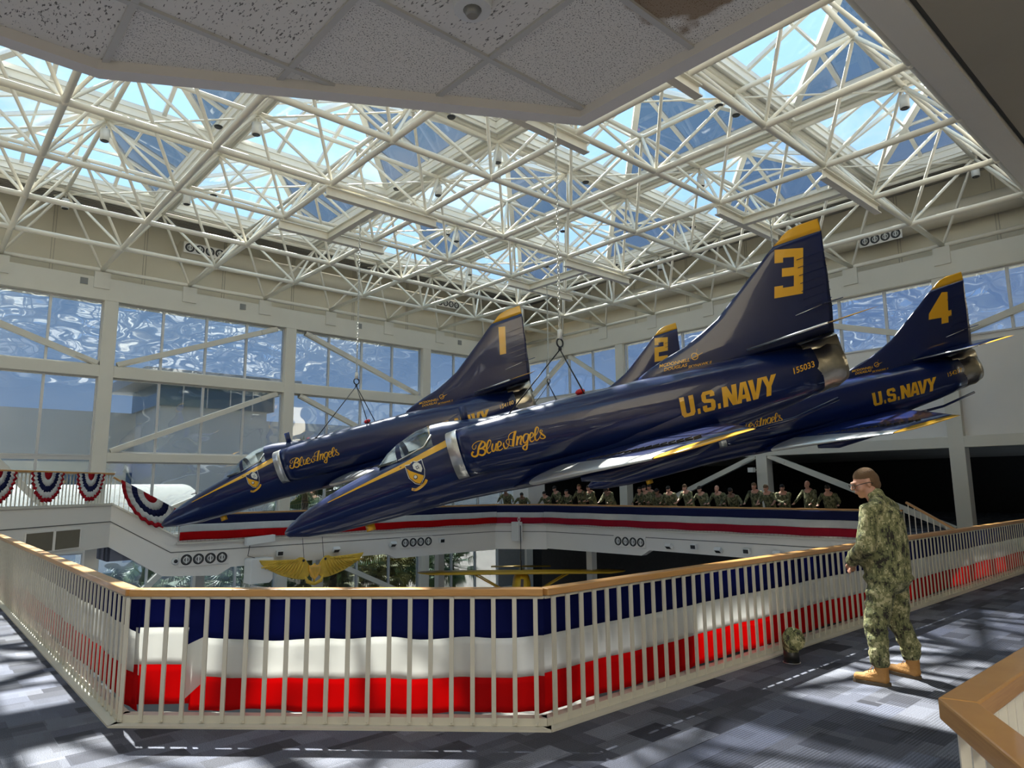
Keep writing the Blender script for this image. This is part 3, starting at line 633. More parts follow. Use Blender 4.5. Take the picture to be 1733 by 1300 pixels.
def jet_parts(parent):
    mb = fuselage_bvh(); b1 = BVHTree.FromBMesh(mb.bm); mb.build('fuselage', navy, parent)
    trees = [b1]
    # shoulder intake ducts
    for s_ in (1, -1):
        mb = MB(); mb.loft([nac_ring(x, s_) for x in (4.20, 4.5, 4.9, 5.4, 6, 6.7, 7.4, 8.1, 8.8, 9.5, 10.2, 10.9)])
        bmesh.ops.recalc_face_normals(mb.bm, faces=mb.bm.faces[:]); trees.append(BVHTree.FromBMesh(mb.bm)); mb.build('intake_duct', navy, parent)
        mb = MB(); n = 20; A_ = [(4.0, p[1], p[2]) for p in nac_ring(4.12, s_, n)]; B_ = [(4.22, p[1], p[2]) for p in nac_ring(4.22, s_, n)]; c = Vector((4.2, s_*.50, .46))
        inn = [(p[0]+.03, c.y+(p[1]-c.y)*.86, c.z+(p[2]-c.z)*.90) for p in A_]; deep = [(4.35, c.y+(p[1]-c.y)*.6, c.z+(p[2]-c.z)*.7) for p in A_]
        bb = [(p[0], c.y+(p[1]-c.y)*1.012, c.z+(p[2]-c.z)*1.012) for p in B_]
        mb.loft([bb, A_, inn], caps=False); lip = mb.build('intake_lip', silver, parent)
        mb = MB(); mb.loft([inn, deep]); mb.build('intake_mouth', black, parent)
        # wing
        mb = MB(); RY = [(.3, 4.9, 9.0, .085), (.8, 5.3, 9.0, .08), (2.0, 6.18, 8.96, .075), (3.2, 7.0, 8.90, .065), (3.85, 7.45, 8.86, .055), (4.1, 7.75, 8.86, .04), (4.2, 8.05, 8.85, .02)]
        rg = [airfoil(xl, xt, s_*y_, -.46+(y_-.75)*.012, tk) for y_, xl, xt, tk in RY]
        mb.loft(rg[:5]); w_ = mb.build('wing', navy, parent)
        MB().loft(rg[4:]).build('wing_tip', yel, w_)
        # bare metal leading edge and upper skin strip
        sk = MB(); G = []
        for y_, xl, xt, tk in RY[1:5]:
            ch = .85; row = []
            full = airfoil(xl, xt, s_*y_, -.46+(y_-.75)*.012, tk*1.02, 24)
            upx = [p for p in full[:25] if p[0] < xl+ch][:8]; lox = [p for p in full[25:] if p[0] < xl+.16][-4:]
            pts = (lox+upx); row = [(p[0]-.006, p[1], p[2]+(.004 if p in upx else -.004)) for p in pts]; G.append(row)
        m_ = min(len(r) for r in G); G = [r[:m_] for r in G]
        Rv = [[sk.bm.verts.new(p) for p in r] for r in G]
        for a_, b_ in zip(Rv, Rv[1:]):
            for k in range(m_-1): sk.bm.faces.new((a_[k], a_[k+1], b_[k+1], b_[k])).smooth = True
        sk.build('leading_edge_slat', silver, w_)
        # wing panel: metal upper skin with row of vortex generators, aileron line
        vg = MB()
        for k in range(16):
            y_ = 1.4+k*.15; xl = 5.3+(y_-.8)*.72; vg.bar((xl+.75, s_*y_, -.34), (xl+.86, s_*(y_+.02), -.34), .012, .05)
        vg.bar((5.3+.6*.72+.80, s_*1.4, -.355), (5.3+2.85*.72+.80, s_*3.65, -.335), .05, .008); vg.build('vortex_generators', black, w_)
        fp = MB(); fp.tube([(6.3, s_*1.75, -.58), (6.8, s_*1.75, -.64), (8.3, s_*1.75, -.62), (9.2, s_*1.75, -.52)], [.05, .15, .16, .03], 10); fp.build('gear_fairing', navy, w_)
        # stabiliser
        mb = MB(); rg = [airfoil(xl, xt, s_*y_, .66, .035) for y_, xl, xt in ((.10, 10.0, 11.75), (.9, 10.62, 11.78), (1.5, 11.08, 11.82), (1.66, 11.25, 11.84), (1.74, 11.5, 11.85))]
        mb.loft(rg[:3]); st = mb.build('stabiliser', navy, parent); MB().loft(rg[2:]).build('stabiliser_tip', yel, st)
        le = MB().tube([(9.99, s_*.12, .66), (10.62, s_*.9, .66), (11.08, s_*1.5, .66)], .022, 6); le.build('metal_edge', silver, st)
    # fin, rudder, fin tip
    def finring(z):
        le = interp([(.45, 7.6), (.80, 7.9), (.95, 8.25), (1.08, 8.9), (1.39, 9.64), (1.83, 10.29), (2.28, 10.93), (2.53, 11.31), (2.60, 11.45), (2.64, 11.65)], z); te = interp([(.3, 11.60), (.41, 11.62), (1.05, 11.78), (1.77, 11.92), (2.45, 12.05), (2.64, 12.06)], z)
        return [(p[0], p[2], z) for p in airfoil(le, te, 0, 0, interp([(.4, .030), (2.6, .04)], z), 10)]
    zs = [.40, .65, .80, .90, 1.0, 1.1, 1.25, 1.4, 1.6, 1.85, 2.1, 2.3, 2.40]
    mb = MB(); mb.loft([finring(z) for z in zs]); bmesh.ops.recalc_face_normals(mb.bm, faces=mb.bm.faces[:]); ft = BVHTree.FromBMesh(mb.bm); fin = mb.build('tail_fin', navy, parent)
    MB().loft([finring(z) for z in (2.40, 2.48, 2.54, 2.60, 2.64)]).build('fin_tip', yel, parent)
    mb = MB()
    for k in range(8): z = .95+k*.15; xe = 11.05+z*.18; mb.bar((xe, .085, z), (xe+.55, .035, z+.02), .012, .012)
    mb.bar((11.55+.03, .0, 1.05), (11.98, 0, 1.05), .14, .015); mb.build('rudder_ribs', navy, fin)
    MB().tube([(11.05, .082, 1.0), (11.4, .066, 1.03), (11.66, .036, 1.055)], .007, 5).build('fin_trim_line', silver, fin)
    # exhaust
    mb = MB(); R = []
    for x, r in ((10.7, .46), (11.05, .455), (11.2, .43), (11.35, .44), (11.48, .39), (11.56, .36)): R.append([(x+.0*sin(2*pi*k/24), r*cos(2*pi*k/24), -.06+r*1.05*sin(2*pi*k/24)) for k in range(24)])
    R.append([(11.3, .3*cos(2*pi*k/24), -.06+.3*sin(2*pi*k/24)) for k in range(24)]); mb.loft(R); ex = mb.build('exhaust_pipe', exmet, parent)
    MB().loft([[(x, y*w_, z) for y, z in ((-1, .12), (-1, .42), (0, .50), (1, .42), (1, .12))] for x, w_ in ((10.9, .30), (11.2, .28), (11.6, .2))]).build('heat_shield', exmet, ex)
    MB().tube([(8.9, 0, -.80), (10.4, 0, -.86), (11.3, 0, -.74)], [.05, .035, .035], 8).build('arrestor_hook', navy, parent)
    # canopy: fairing, glass, frames
    def can(x): return interp([(2.30, .70), (2.62, .93), (2.90, 1.06), (3.3, 1.18), (3.75, 1.21), (4.2, 1.12), (4.8, 1.0), (5.6, .94), (6.2, .90)], x), interp([(2.30, .12), (2.62, .25), (2.90, .31), (3.4, .34), (4.0, .32), (5.0, .28), (6.2, .2)], x)
    def cring(x, zb=.62, k=1., n=13):
        t, w_ = can(x); zb = interp([(2.3, .64), (3.0, .70), (3.6, .78), (6.2, .80)], x); return [(x, w_*k*cos(pi*q/(n-1)), zb+(t*k+(1-k)*.9-zb)*sin(pi*q/(n-1))**.85) for q in range(n)]
    MB().loft([cring(x) for x in (2.30, 2.45, 2.60, 2.75, 2.86)], closed=False, caps=False).build('windscreen', g_can, parent)
    MB().loft([cring(x, k=1.012) for x in (2.84, 2.95)], closed=False, caps=False).build('canopy_frame', navy, parent)
    MB().loft([cring(x) for x in (2.95, 3.1, 3.3, 3.5, 3.66)], closed=False, caps=False).build('canopy_glass', g_can, parent)
    MB().loft([cring(x, k=1.01) for x in (3.64, 3.9, 4.3, 4.8, 5.4, 6.2)], closed=False, caps=False).build('canopy_fairing', navy, parent)
    mb = MB()
    for s_ in (1, -1): mb.tube([(2.28, s_*.12, .66), (2.9, s_*.30, .72), (3.45, s_*.335, .82), (3.66, s_*.30, 1.0)], .016, 6)
    mb.build('canopy_sill', silver, parent)
    MB().loft([[(x, .25*y, z) for y, z in ((-1, .70), (-1, .74), (1, .74), (1, .70))] for x in (2.4, 3.6)]).build('cockpit_floor', mat('cockpit_grey', (.12, .13, .12), .8), parent)
    mb = MB(); mb.box(3.35, 3.5, -.14, .14, .74, 1.08).box(3.05, 3.4, -.14, .14, .72, .82); mb.build('ejection_seat', mat('seat_green', (.08, .10, .07), .8), parent)
    MB().loft([[(x+dx, y, z) for x, y in ((4.26, 0), (4.33, .03), (4.41, 0), (4.33, -.03))] for z, dx in ((1.0, 0), (1.36, .03))]).build('blade_antenna', navy, parent)
    MB().loft([[(x, y, z) for x, y in ((1.70, 0), (1.77, .02), (1.90, 0), (1.77, -.02))] for z in (-.33, -.47)]).build('yellow_antenna', yel, parent)
    MB().sphere((6.72, 0, .90), (.10, .10, .06), 12, 8).build('beacon', redp, parent)
    MB().tube([(1.27, .0, .48), (1.27, 0, .56), (1.12, 0, .57)], .012, 6).build('pitot_probe', black, parent)
    return trees, ft
def ylook(trees, x, z):
    best = None
    for t in trees:
        h = t.ray_cast(Vector((x, 3, z)), Vector((0, -1, 0)))
        if h[0] is not None and (best is None or h[0].y > best): best = h[0].y
    return best
def decal(polys, m, name, parent, trees, off=.006, maxe=.07):
    bm = bmesh.new()
    for P in polys:
        vs_ = [bm.verts.new((p[0], 0, p[1])) for p in P]
        try: bm.faces.new(vs_)
        except ValueError: pass
    return decal_bm(bm, m, name, parent, trees, off, maxe)
def decal_bm(bm, m, name, parent, trees, off=.006, maxe=.07):
    bm.normal_update(); bmesh.ops.triangulate(bm, faces=bm.faces[:])
    for _ in range(5):
        es = [e_ for e_ in bm.edges if e_.calc_length() > maxe]
        if not es: break
        bmesh.ops.subdivide_edges(bm, edges=es, cuts=1); bmesh.ops.triangulate(bm, faces=[f_ for f_ in bm.faces if len(f_.verts) > 3])
    last = .5
    for v in bm.verts:
        y = ylook(trees, v.co.x, v.co.z)
        if y is None: y = last-.02
        else: last = y
        v.co.y = y+off
    for f_ in bm.faces:
        f_.normal_update()
        if f_.normal.y < 0: f_.normal_flip()
    me = bpy.data.meshes.new(name); bm.to_mesh(me); bm.free(); return link(name, me, m, parent)
def stroke(pts, w, n=3):
    """variable width polyline -> quads"""
    P = [Vector(p[:2]) for p in pts]; ws = [p[2] if len(p) > 2 else w for p in pts]
    # smooth (Catmull-Rom)
    Q, Wq = [], []
    for i in range(len(P)-1):
        a, b, c, d_ = P[max(i-1, 0)], P[i], P[i+1], P[min(i+2, len(P)-1)]
        for k in range(4):
            t = k/4; Q.append(.5*((2*b)+(c-a)*t+(2*a-5*b+4*c-d_)*t*t+(3*b-a-3*c+d_)*t**3)); Wq.append(ws[i]*(1-t)+ws[i+1]*t)
    Q.append(P[-1]); Wq.append(ws[-1]); out = []; L_, R_ = [], []
    for i, p in enumerate(Q):
        d_ = (Q[min(i+1, len(Q)-1)]-Q[max(i-1, 0)]); d_ = d_.normalized() if d_.length > 0 else Vector((1, 0)); nn = Vector((-d_.y, d_.x))*Wq[i]/2
        L_.append(p+nn); R_.append(p-nn)
    return [(L_[i], L_[i+1], R_[i+1], R_[i]) for i in range(len(Q)-1)]
# script lettering drawn as strokes in a 1733 x 1083 sheet; mapped on the fuselage side below
SCRIPT = [([(420,505),(360,600),(335,690),(318,770),(270,808),(222,790),(215,745),(245,705)],34),([(430,500),(350,503),(270,545),(228,610),(250,662),(290,640),(300,580)],12),([(400,505),(455,535),(460,595),(405,645),(360,655)],34),([(400,645),(455,685),(452,745),(400,785),(345,765)],34),
 ([(485,690,10),(545,600,10),(568,520,14),(545,487,24),(510,545,30),(488,640,32),(492,715,30),(520,748,24),(565,715,12)],26),([(602,560),(582,650),(590,712),(622,700),(652,635)],28),([(668,555),(650,640),(655,695),(695,690)],26),([(690,640,12),(745,595,20),(748,540,22),(715,522,22),(690,570,28),(684,640,28),(702,695,26),(740,690,16),(775,655,10)],24),
 ([(800,550,14),(792,600,30),(818,662,28),(862,640,16),(898,540,12),(888,450,12),(925,375,12),(1035,325,12)],24),([(1018,332),(985,450),(955,632)],42),([(965,500,10),(885,482,14),(842,520,14),(862,580,14),(930,625,16)],14),
 ([(1052,430),(1042,520),(1022,612)],34),([(1042,530,14),(1090,440,24),(1122,440,30),(1105,520,32),(1092,590,28),(1125,590,14)],28),([(1245,395,20),(1190,395,26),(1150,460,30),(1152,548,28),(1180,568,22),(1215,515,20)],26),([(1250,395),(1218,560),(1195,685),(1160,702),(1133,668),(1150,628),(1210,585)],27),
 ([(1270,485,12),(1322,440,20),(1328,388,22),(1295,372,22),(1270,430,28),(1266,515,28),(1295,548,22),(1345,510,10)],24),([(1345,470,12),(1402,380,12),(1428,300,14),(1405,262,24),(1375,310,32),(1358,420,34),(1360,500,30),(1388,527,22),(1430,480,10)],26),([(1430,480,10),(1470,395,10),(1492,335,12),(1460,328,18),(1455,370,26),(1500,420,32),(1535,462,28),(1500,495,20),(1450,480,20),(1448,452,14)],24)]
# corners of the sheet in body coordinates (x aft, z up)
def sheet(u, v):  # u 0..1733, v 0..1083
    # affine through three known points: left-bottom of B, right end of s, top of l
    # (215,790)->(4.45,.37) ; (1540,470)->(5.86,.29) ; (1405,262)->(5.76,.52)
    a1, b1, a2, b2, a3, b3 = 215, 790, 1540, 470, 1405, 262
    x1, z1, x2, z2, x3, z3 = 4.43, .36, 5.86, .27, 5.77, .50
    du, dv = u-a1, v-b1; D_ = (a2-a1)*(b3-b1)-(a3-a1)*(b2-b1)
    s_ = (du*(b3-b1)-dv*(a3-a1))/D_; t_ = ((a2-a1)*dv-(b2-b1)*du)/D_
    return x1+s_*(x2-x1)+t_*(x3-x1), z1+s_*(z2-z1)+t_*(z3-z1)
def text_bm(body, size, x, z, ang, shear=0., xs=1., bold=0.):
    cu = bpy.data.curves.new('t', 'FONT'); cu.body = body; cu.size = size; cu.shear = shear; cu.offset = bold; cu.resolution_u = 3
    o = bpy.data.objects.new('t', cu); COL.objects.link(o); dg_ = bpy.context.evaluated_depsgraph_get(); me = bpy.data.meshes.new_from_object(o.evaluated_get(dg_))
    bm = bmesh.new(); bm.from_mesh(me); bpy.data.objects.remove(o); bpy.data.meshes.remove(me)
    ca, sa = cos(ang), sin(ang)
    for v in bm.verts: a, b = v.co.x*xs, v.co.y; v.co = (x+a*ca-b*sa, 0, z+a*sa+b*ca)
    return bm
# block letters (unit cell 1 wide x 1 high), polygons
def blk(ch):
    w = .34
    return {'U': [[(0, 1), (w, 1), (w, .22), (.42, .16), (.58, .16), (1-w, .22), (1-w, 1), (1, 1), (1, .16), (.86, 0), (.14, 0), (0, .16)]],
     'N': [[(0, 0), (0, 1), (w, 1), (w, 0)], [(1-w, 0), (1-w, 1), (1, 1), (1, 0)], [(.0, 1), (.34, 1), (1, 0), (.66, 0)]],
     'A': [[(0, 0), (.30, 1), (.70, 1), (.5, .80), (.32, 0)], [(.5, .8), (.70, 1), (1, 0), (.68, 0)], [(.3, .18), (.3, .38), (.7, .38), (.7, .18)]],
     'V': [[(0, 1), (.34, 1), (.5, .3), (.5, 0), (.32, 0)], [(.66, 1), (1, 1), (.68, 0), (.5, 0), (.5, .3)]],
     'Y': [[(0, 1), (.35, 1), (.5, .66), (.67, .46), (.33, .46)], [(.65, 1), (1, 1), (.67, .46), (.5, .66)], [(.33, .47), (.67, .47), (.67, 0), (.33, 0)]],
     '.': [[(.1, 0), (.1, .26), (.9, .26), (.9, 0)]],
     'S': [[(1, .70), (1, .88), (.84, 1), (.16, 1), (0, .86), (0, .58), (.14, .46), (.66, .40), (.66, .18), (.34, .18), (.34, .32), (0, .32), (0, .12), (.14, 0), (.86, 0), (1, .14), (1, .44), (.86, .56), (.34, .62), (.34, .82), (.66, .82), (.66, .70)]],
     '1': [[(.3, 0), (.3, 1), (.7, 1), (.7, 0)]],
     '2': [[(0, .70), (0, 1), (1, 1), (1, .40), (.32, .38), (.32, 0), (0, 0), (0, .60), (.68, .62), (.68, .80), (.30, .80), (.30, .70)], [(.0, 0), (.0, .2), (1, .2), (1, 0)]],
     '3': [[(0, .72), (0, 1), (1, 1), (1, 0), (0, 0), (0, .24), (.30, .24), (.30, .19), (.68, .19), (.68, .42), (.26, .42), (.26, .60), (.68, .60), (.68, .82), (.30, .82), (.30, .72)]],
     '4': [[(.58, 1), (.86, 1), (.86, .40), (1, .40), (1, .20), (.86, .20), (.86, 0), (.56, 0), (.56, .20), (0, .20), (0, .38)]]}[ch]
def quadmap(poly, c):  # c = corners TL, TR, BR, BL in body coords
    out = []
    for u, v in poly:
        t_ = Vector(c[0]).lerp(Vector(c[1]), u); b_ = Vector(c[3]).lerp(Vector(c[2]), u); p = b_.lerp(t_, v); out.append((p.x, p.y))
    return out
def markings(parent, num, serial, trees, ft):
    decal([[(1.20, .355), (1.95, .47), (2.9, .62), (4.02, .83), (4.02, .69), (2.9, .53), (1.95, .43), (1.22, .345)]], yel, 'side_stripe', parent, trees, .006, .12)
    q = []
    for pts, w in SCRIPT:
        for quad_ in stroke(pts, w): q.append([sheet(*p) for p in quad_])
    decal(q, yel, 'script_lettering', parent, trees, .008, .2)
    # U.S.NAVY in block capitals
    lay = [('U', 0, .145), ('.', .165, .035), ('S', .225, .135), ('.', .38, .035), ('N', .44, .15), ('A', .585, .15), ('V', .71, .15), ('Y', .85, .15)]
    TL, TR, BR, BL = (8.42, .20), (10.24, .08), (10.12, -.28), (8.37, -.17); polys = []
    for ch, u0, w in lay:
        for P in blk(ch): polys.append(quadmap([(u0+p[0]*w, p[1]) for p in P], (TL, TR, BR, BL)))
    decal(polys, yel, 'navy_lettering', parent, trees, .007, .12)
    box = {'3': ((11.11, 2.33), (11.62, 2.19), (11.33, 1.36), (10.80, 1.44)), '1': ((11.12, 2.28), (11.6, 2.16), (11.36, 1.42), (10.90, 1.48)), '2': ((11.11, 2.33), (11.60, 2.20), (11.33, 1.38), (10.82, 1.44)), '4': ((11.05, 2.33), (11.60, 2.19), (11.36, 1.36), (10.72, 1.44))}[num]
    decal([quadmap(P, box) for P in blk(num)], yel, 'tail_number', parent, [ft], .006, .3)
    decal_bm(text_bm(serial, .155, 10.52, -.03, RAD(2), .25, .95, .002), yel, 'serial_number', parent, trees, .006, .1)
    bm = text_bm('MCDONNELL', .085, 8.32, .865, RAD(-6), .35, 1.15, .002); 
    decal_bm(bm, yel, 'maker_lettering', parent, trees+[ft], .006, .1)
    decal_bm(text_bm('DOUGLAS', .085, 8.38, .77, RAD(-6), .35, 1.15, .002), yel, 'maker_lettering', parent, trees+[ft], .006, .1)
    decal_bm(text_bm('SKYHAWK II', .07, 8.84, .68, RAD(-6), .35, 1.15, .001), yel, 'type_lettering', parent, trees+[ft], .006, .1)
    C_ = Vector((9.03, .86)); ring = [[(C_.x+r*cos(a), C_.y+r*sin(a)) for r, a in ((.055, a0), (.07, a0), (.07, a1), (.055, a1))] for a0, a1 in [(2*pi*k/16, 2*pi*(k+1)/16) for k in range(16)]]
    ring += stroke([(8.98, .84, .006), (9.05, .85, .02), (9.2, .88, .004)], .01)+stroke([(9.05, .86, .004), (9.12, .98, .004)], .01)
    decal([[tuple(p) for p in P] for P in ring], yel, 'maker_emblem', parent, trees+[ft], .007, .2)
    # squadron crest
    def sh(k, cx=3.21, cz=.335): return [(cx+dx*k, cz+dz*k) for dx, dz in ((-.20, .235), (-.12, .225), (-.03, .27), (.04, .235), (.15, .25), (.17, .05), (.13, -.08), (.02, -.20), (-.08, -.15), (-.17, -.02))]
    decal([sh(1.07)], whitem, 'crest_border', parent, trees, .006, .06); decal([sh(1.0)], navy, 'crest_field', parent, trees, .009, .06)
    decal([[(3.03, .51), (3.10, .44), (3.34, .28), (3.30, .22), (3.22, .15), (3.14, .20), (3.05, .32)]], yel, 'crest_lower_field', parent, trees, .012, .06)
    decal([[(3.16, .54), (3.20, .575), (3.28, .56), (3.335, .50), (3.345, .42), (3.31, .36), (3.25, .39), (3.17, .46)]], whitem, 'crest_map', parent, trees, .012, .06)
    decal([[(3.22+a, .50+b), (3.24+a, .50+b), (3.24+a, .475+b), (3.22+a, .475+b)] for a, b in ((0, 0), (.035, .005), (.01, -.04), (.045, -.035))], navy, 'crest_jets', parent, trees, .016, .06)
    decal([[(3.17+.045*cos(k*pi/5), .30+.045*sin(k*pi/5)) for k in range(10)]], navy, 'crest_ring', parent, trees, .015, .06)
    decal([[(3.17+.032*cos(k*pi/5), .305+.032*sin(k*pi/5)) for k in range(10)]], whitem, 'crest_wings', parent, trees, .018, .06)
    decal([tuple(map(tuple, p)) for p in stroke([(3.02, .10, .05), (3.10, .065, .055), (3.22, .09, .055), (3.32, .14, .055), (3.37, .19, .05)], .05)], yel, 'crest_scroll', parent, trees, .008, .06)
    decal_bm(text_bm('BLUE ANGELS', .048, 3.05, .055, RAD(20), 0, .95, .0), navy, 'crest_lettering', parent, trees, .013, .05)
def hook_set(parent_pos, Rm, apex, top, num):
    t = tag(empty('chain_hoist', apex), {'3': 'white chain with black hook above the nearest jet, seen whole in the picture centre', '1': 'thin white chain and slings holding the left jet in front of the glass wall', '4': 'chain and slings hidden mostly behind the tail marked 3', '2': 'distant chain and slings just left of the tail marked 2'}[num], 'chain', 'chains and slings holding the jets')
    T = Vector(top)-Vector(apex); mb = MB(); n = int((T.z-.35)/.085); ch = None
    for k in range(n):
        z = .40+k*.085; m_ = MB(); R = []
        for q in range(9):
            a = 2*pi*q/8; p = (.026*cos(a), 0, .048*sin(a)) if k % 2 else (0, .026*cos(a), .048*sin(a)); R.append(Vector(p)+Vector((0, 0, z)))
        mb.tube(R, .011, 5, cap=False); m_.bm.free()
    mb.build('chain', chainm, t)
    MB().tube([(0, 0, .22), (0, 0, .42)], [.055, .05], 10).build('swivel', ltw, t)
    mb = MB(); mb.tube([(.09*cos(a), 0, .14+.09*sin(a)) for a in [2*pi*k/14 for k in range(15)]], .018, 7, cap=False); mb.tube([(0, 0, .06), (0, 0, -.02)], .035, 8); mb.build('shackle', black, t)
    for bx_, s_ in ((4.95, 1), (6.85, 1), (6.85, -1)):
        y = s_*(.66 if bx_ < 6 else .62); z = .66 if bx_ < 6 else .52
        w = Vector(parent_pos)+SCL*(Rm @ Vector((bx_, y, z)))-Vector(apex); m_ = MB(); nn = 26
        m_.tube([(0, 0, 0), w*.8], .013, 6); m_.tube([w*.8, w], .03, 7); m_.sphere(w, .03); m_.build('sling', rope, t)
    return t
JETS = {'3': ((6.2728, 14.3972, .8108), (2.2541, -.2885, -.1174), '155033', 1.45), '1': ((6.059, 22.8208, .72), (2.3573, -.3198, -.1572), '154180', 1.65),
        '4': ((16.1994, 14.6444, 1.7392), (2.2433, -.2931, -.1559), '154217', 2.4), '2': ((15.8928, 24.4322, 2.0527), (2.2436, -.2892, -.1383), '155000', 1.55)}
LBL = {'3': 'large dark blue jet with yellow 3 on the tail, nearest of the four', '1': 'dark blue jet with yellow 1 on the tail, hanging at the left', '4': 'dark blue jet with yellow 4 on the tail, at the right behind the nearest', '2': 'dark blue jet with yellow 2 on the tail, mostly hidden behind the nearest jet'}
base = empty('jet_aircraft'); trees, ft = jet_parts(base)
plain = [c for c in base.children]
for num, (pos, att, ser, hk) in JETS.items():
    if num == '3': j = base
    else: j = base.copy(); COL.objects.link(j)
    if num != '3':
        for c in plain: copy_tree(c, j)
    Rm = rotm(*att); Mx = (Rm*SCL).to_4x4(); Mx.translation = pos; j.matrix_world = Mx
    tag(j, LBL[num], 'jet', 'jets hanging in diamond formation')
    markings(j, num, ser, trees, ft)
    ap = Vector(pos)+SCL*(Rm @ Vector((6.2, 0, .5)))+Vector((0, 0, hk)); hook_set(pos, Rm, ap, (ap.x, ap.y, ZB-.45), num)
    # lifting beams under the space frame
    t = tag(empty('lifting_beam', (ap.x, ap.y, ZB-.3)), 'white H-shaped lifting beam under the space frame above the jet marked %s' % num, 'beam', 'lifting beams under the roof frame')
    i0 = {'3': -1.5, '1': -1.5, '4': 1.5, '2': 1.5}[num]; j0 = {'3': -1.5, '4': -1.5, '1': 1.5, '2': 1.5}[num]; o_ = Vector(t.location)
    for dj in (-.5, .5):
        p = nd(i0-.55, j0+dj, ZB-.28)-o_; q = nd(i0+.62, j0+dj, ZB-.28)-o_; mb = MB()
        mb.bar(p, q, .03, .26); mb.bar(p+Vector((0, 0, .13)), q+Vector((0, 0, .13)), .2, .03); mb.bar(p-Vector((0, 0, .13)), q-Vector((0, 0, .13)), .2, .03); mb.build('side_beam', steel, t)
    mb = MB(); p = nd(i0, j0-.5, ZB-.28)-o_; q = nd(i0, j0+.5, ZB-.28)-o_; p.x = q.x = 0
    mb.bar(p, q, .04, .24); mb.bar(p+Vector((0, 0, .12)), q+Vector((0, 0, .12)), .2, .03); mb.bar(p-Vector((0, 0, .12)), q-Vector((0, 0, .12)), .2, .03); mb.build('cross_beam', steel, t)
# ------------------------------------------------------------------ people
DG = bpy.context.evaluated_depsgraph_get
def blob(name, parts, m, parent, vox=.012, sm=4, wr=0., wsc=(14, 14, 9), cut=None):
    mb = MB(); bm = mb.bm
    for P in parts:
        if P[0] == 'e':
            _, c, r = P[:3]; R = P[3] if len(P) > 3 else Matrix.Identity(3); n0 = len(bm.verts)
            t = bmesh.ops.create_uvsphere(bm, u_segments=16, v_segments=10, radius=1)
            for v in t['verts']: v.co = Vector(c)+R @ Vector((v.co.x*r[0], v.co.y*r[1], v.co.z*r[2]))
        else:
            _, a, ra, b, rb = P[:5]; side = Vector(P[5]) if len(P) > 5 else None; k = P[6] if len(P) > 6 else 1.
            a, b = Vector(a), Vector(b); d = (b-a); ln = d.length; d.normalize(); u = (side-d*d.dot(side)).normalized() if side else d.orthogonal().normalized(); w = d.cross(u)
            t = bmesh.ops.create_uvsphere(bm, u_segments=14, v_segments=10, radius=1)
            for v in t['verts']:
                z = v.co.z; q, r_ = (b, rb) if z > 1e-4 else ((a, ra) if z < -1e-4 else ((a+b)/2, (ra+rb)/2)); v.co = q+u*v.co.x*r_*k+w*v.co.y*r_+d*z*r_*.9
    me = bpy.data.meshes.new('tmp'); bm.to_mesh(me); bm.free(); o = bpy.data.objects.new('tmp', me); COL.objects.link(o)
    r = o.modifiers.new('r', 'REMESH'); r.mode = 'VOXEL'; r.voxel_size = vox; s_ = o.modifiers.new('s', 'SMOOTH'); s_.iterations = sm; s_.factor = .6
    me2 = bpy.data.meshes.new_from_object(o.evaluated_get(DG())); bpy.data.objects.remove(o); bpy.data.meshes.remove(me); me2.name = name
    if wr:
        nn = [v.normal.copy() for v in me2.vertices]
        for v, n_ in zip(me2.vertices, nn):
            c = v.co; q = noise.noise(Vector((c.x*wsc[0], c.y*wsc[1], c.z*wsc[2]))) + .5*noise.noise(Vector((c.x*5+3, c.y*5, c.z*22+c.x*9)))
            v.co = c+n_*q*wr
    return link(name, me2, m, parent, smooth=True)
def Rz(a): return Matrix.Rotation(a, 3, 'Z')
def head_parts(c, R, k=1.):
    def p(x, y, z): return tuple(Vector(c)+R @ Vector((x*k, y*k, z*k)))
    E = lambda x, y, z, a, b, d: ('e', p(x, y, z), (a*k, b*k, d*k), R)
    return [E(0, -.015, .03, .077, .098, .095), E(0, .035, -.03, .060, .062, .085), E(0, .062, -.085, .034, .03, .028), E(0, .045, -.06, .052, .045, .045),
            E(0, .093, .030, .050, .018, .012), E(0, .108, -.008, .011, .020, .022), E(0, .118, -.020, .015, .013, .010), E(0, .100, -.050, .024, .012, .006), E(0, .096, -.060, .022, .012, .007),
            E(.078, .0, -.005, .008, .018, .030), E(-.078, .0, -.005, .008, .018, .030), E(.034, .082, .008, .013, .012, .009), E(-.034, .082, .008, .013, .012, .009),
            E(.045, .062, -.03, .022, .03, .03), E(-.045, .062, -.03, .022, .03, .03)]
def hair_parts(c, R, k=1., style=0):
    def p(x, y, z): return tuple(Vector(c)+R @ Vector((x*k, y*k, z*k)))
    E = lambda x, y, z, a, b, d: ('e', p(x, y, z), (a*k, b*k, d*k), R)
    h = [E(0, -.016, .058, .079, .094, .074), E(0, -.040, .018, .0795, .084, .088), E(0, -.055, -.03, .066, .066, .060)]
    if style == 1: h += [E(0, -.12, .03, .03, .03, .035)]
    return h
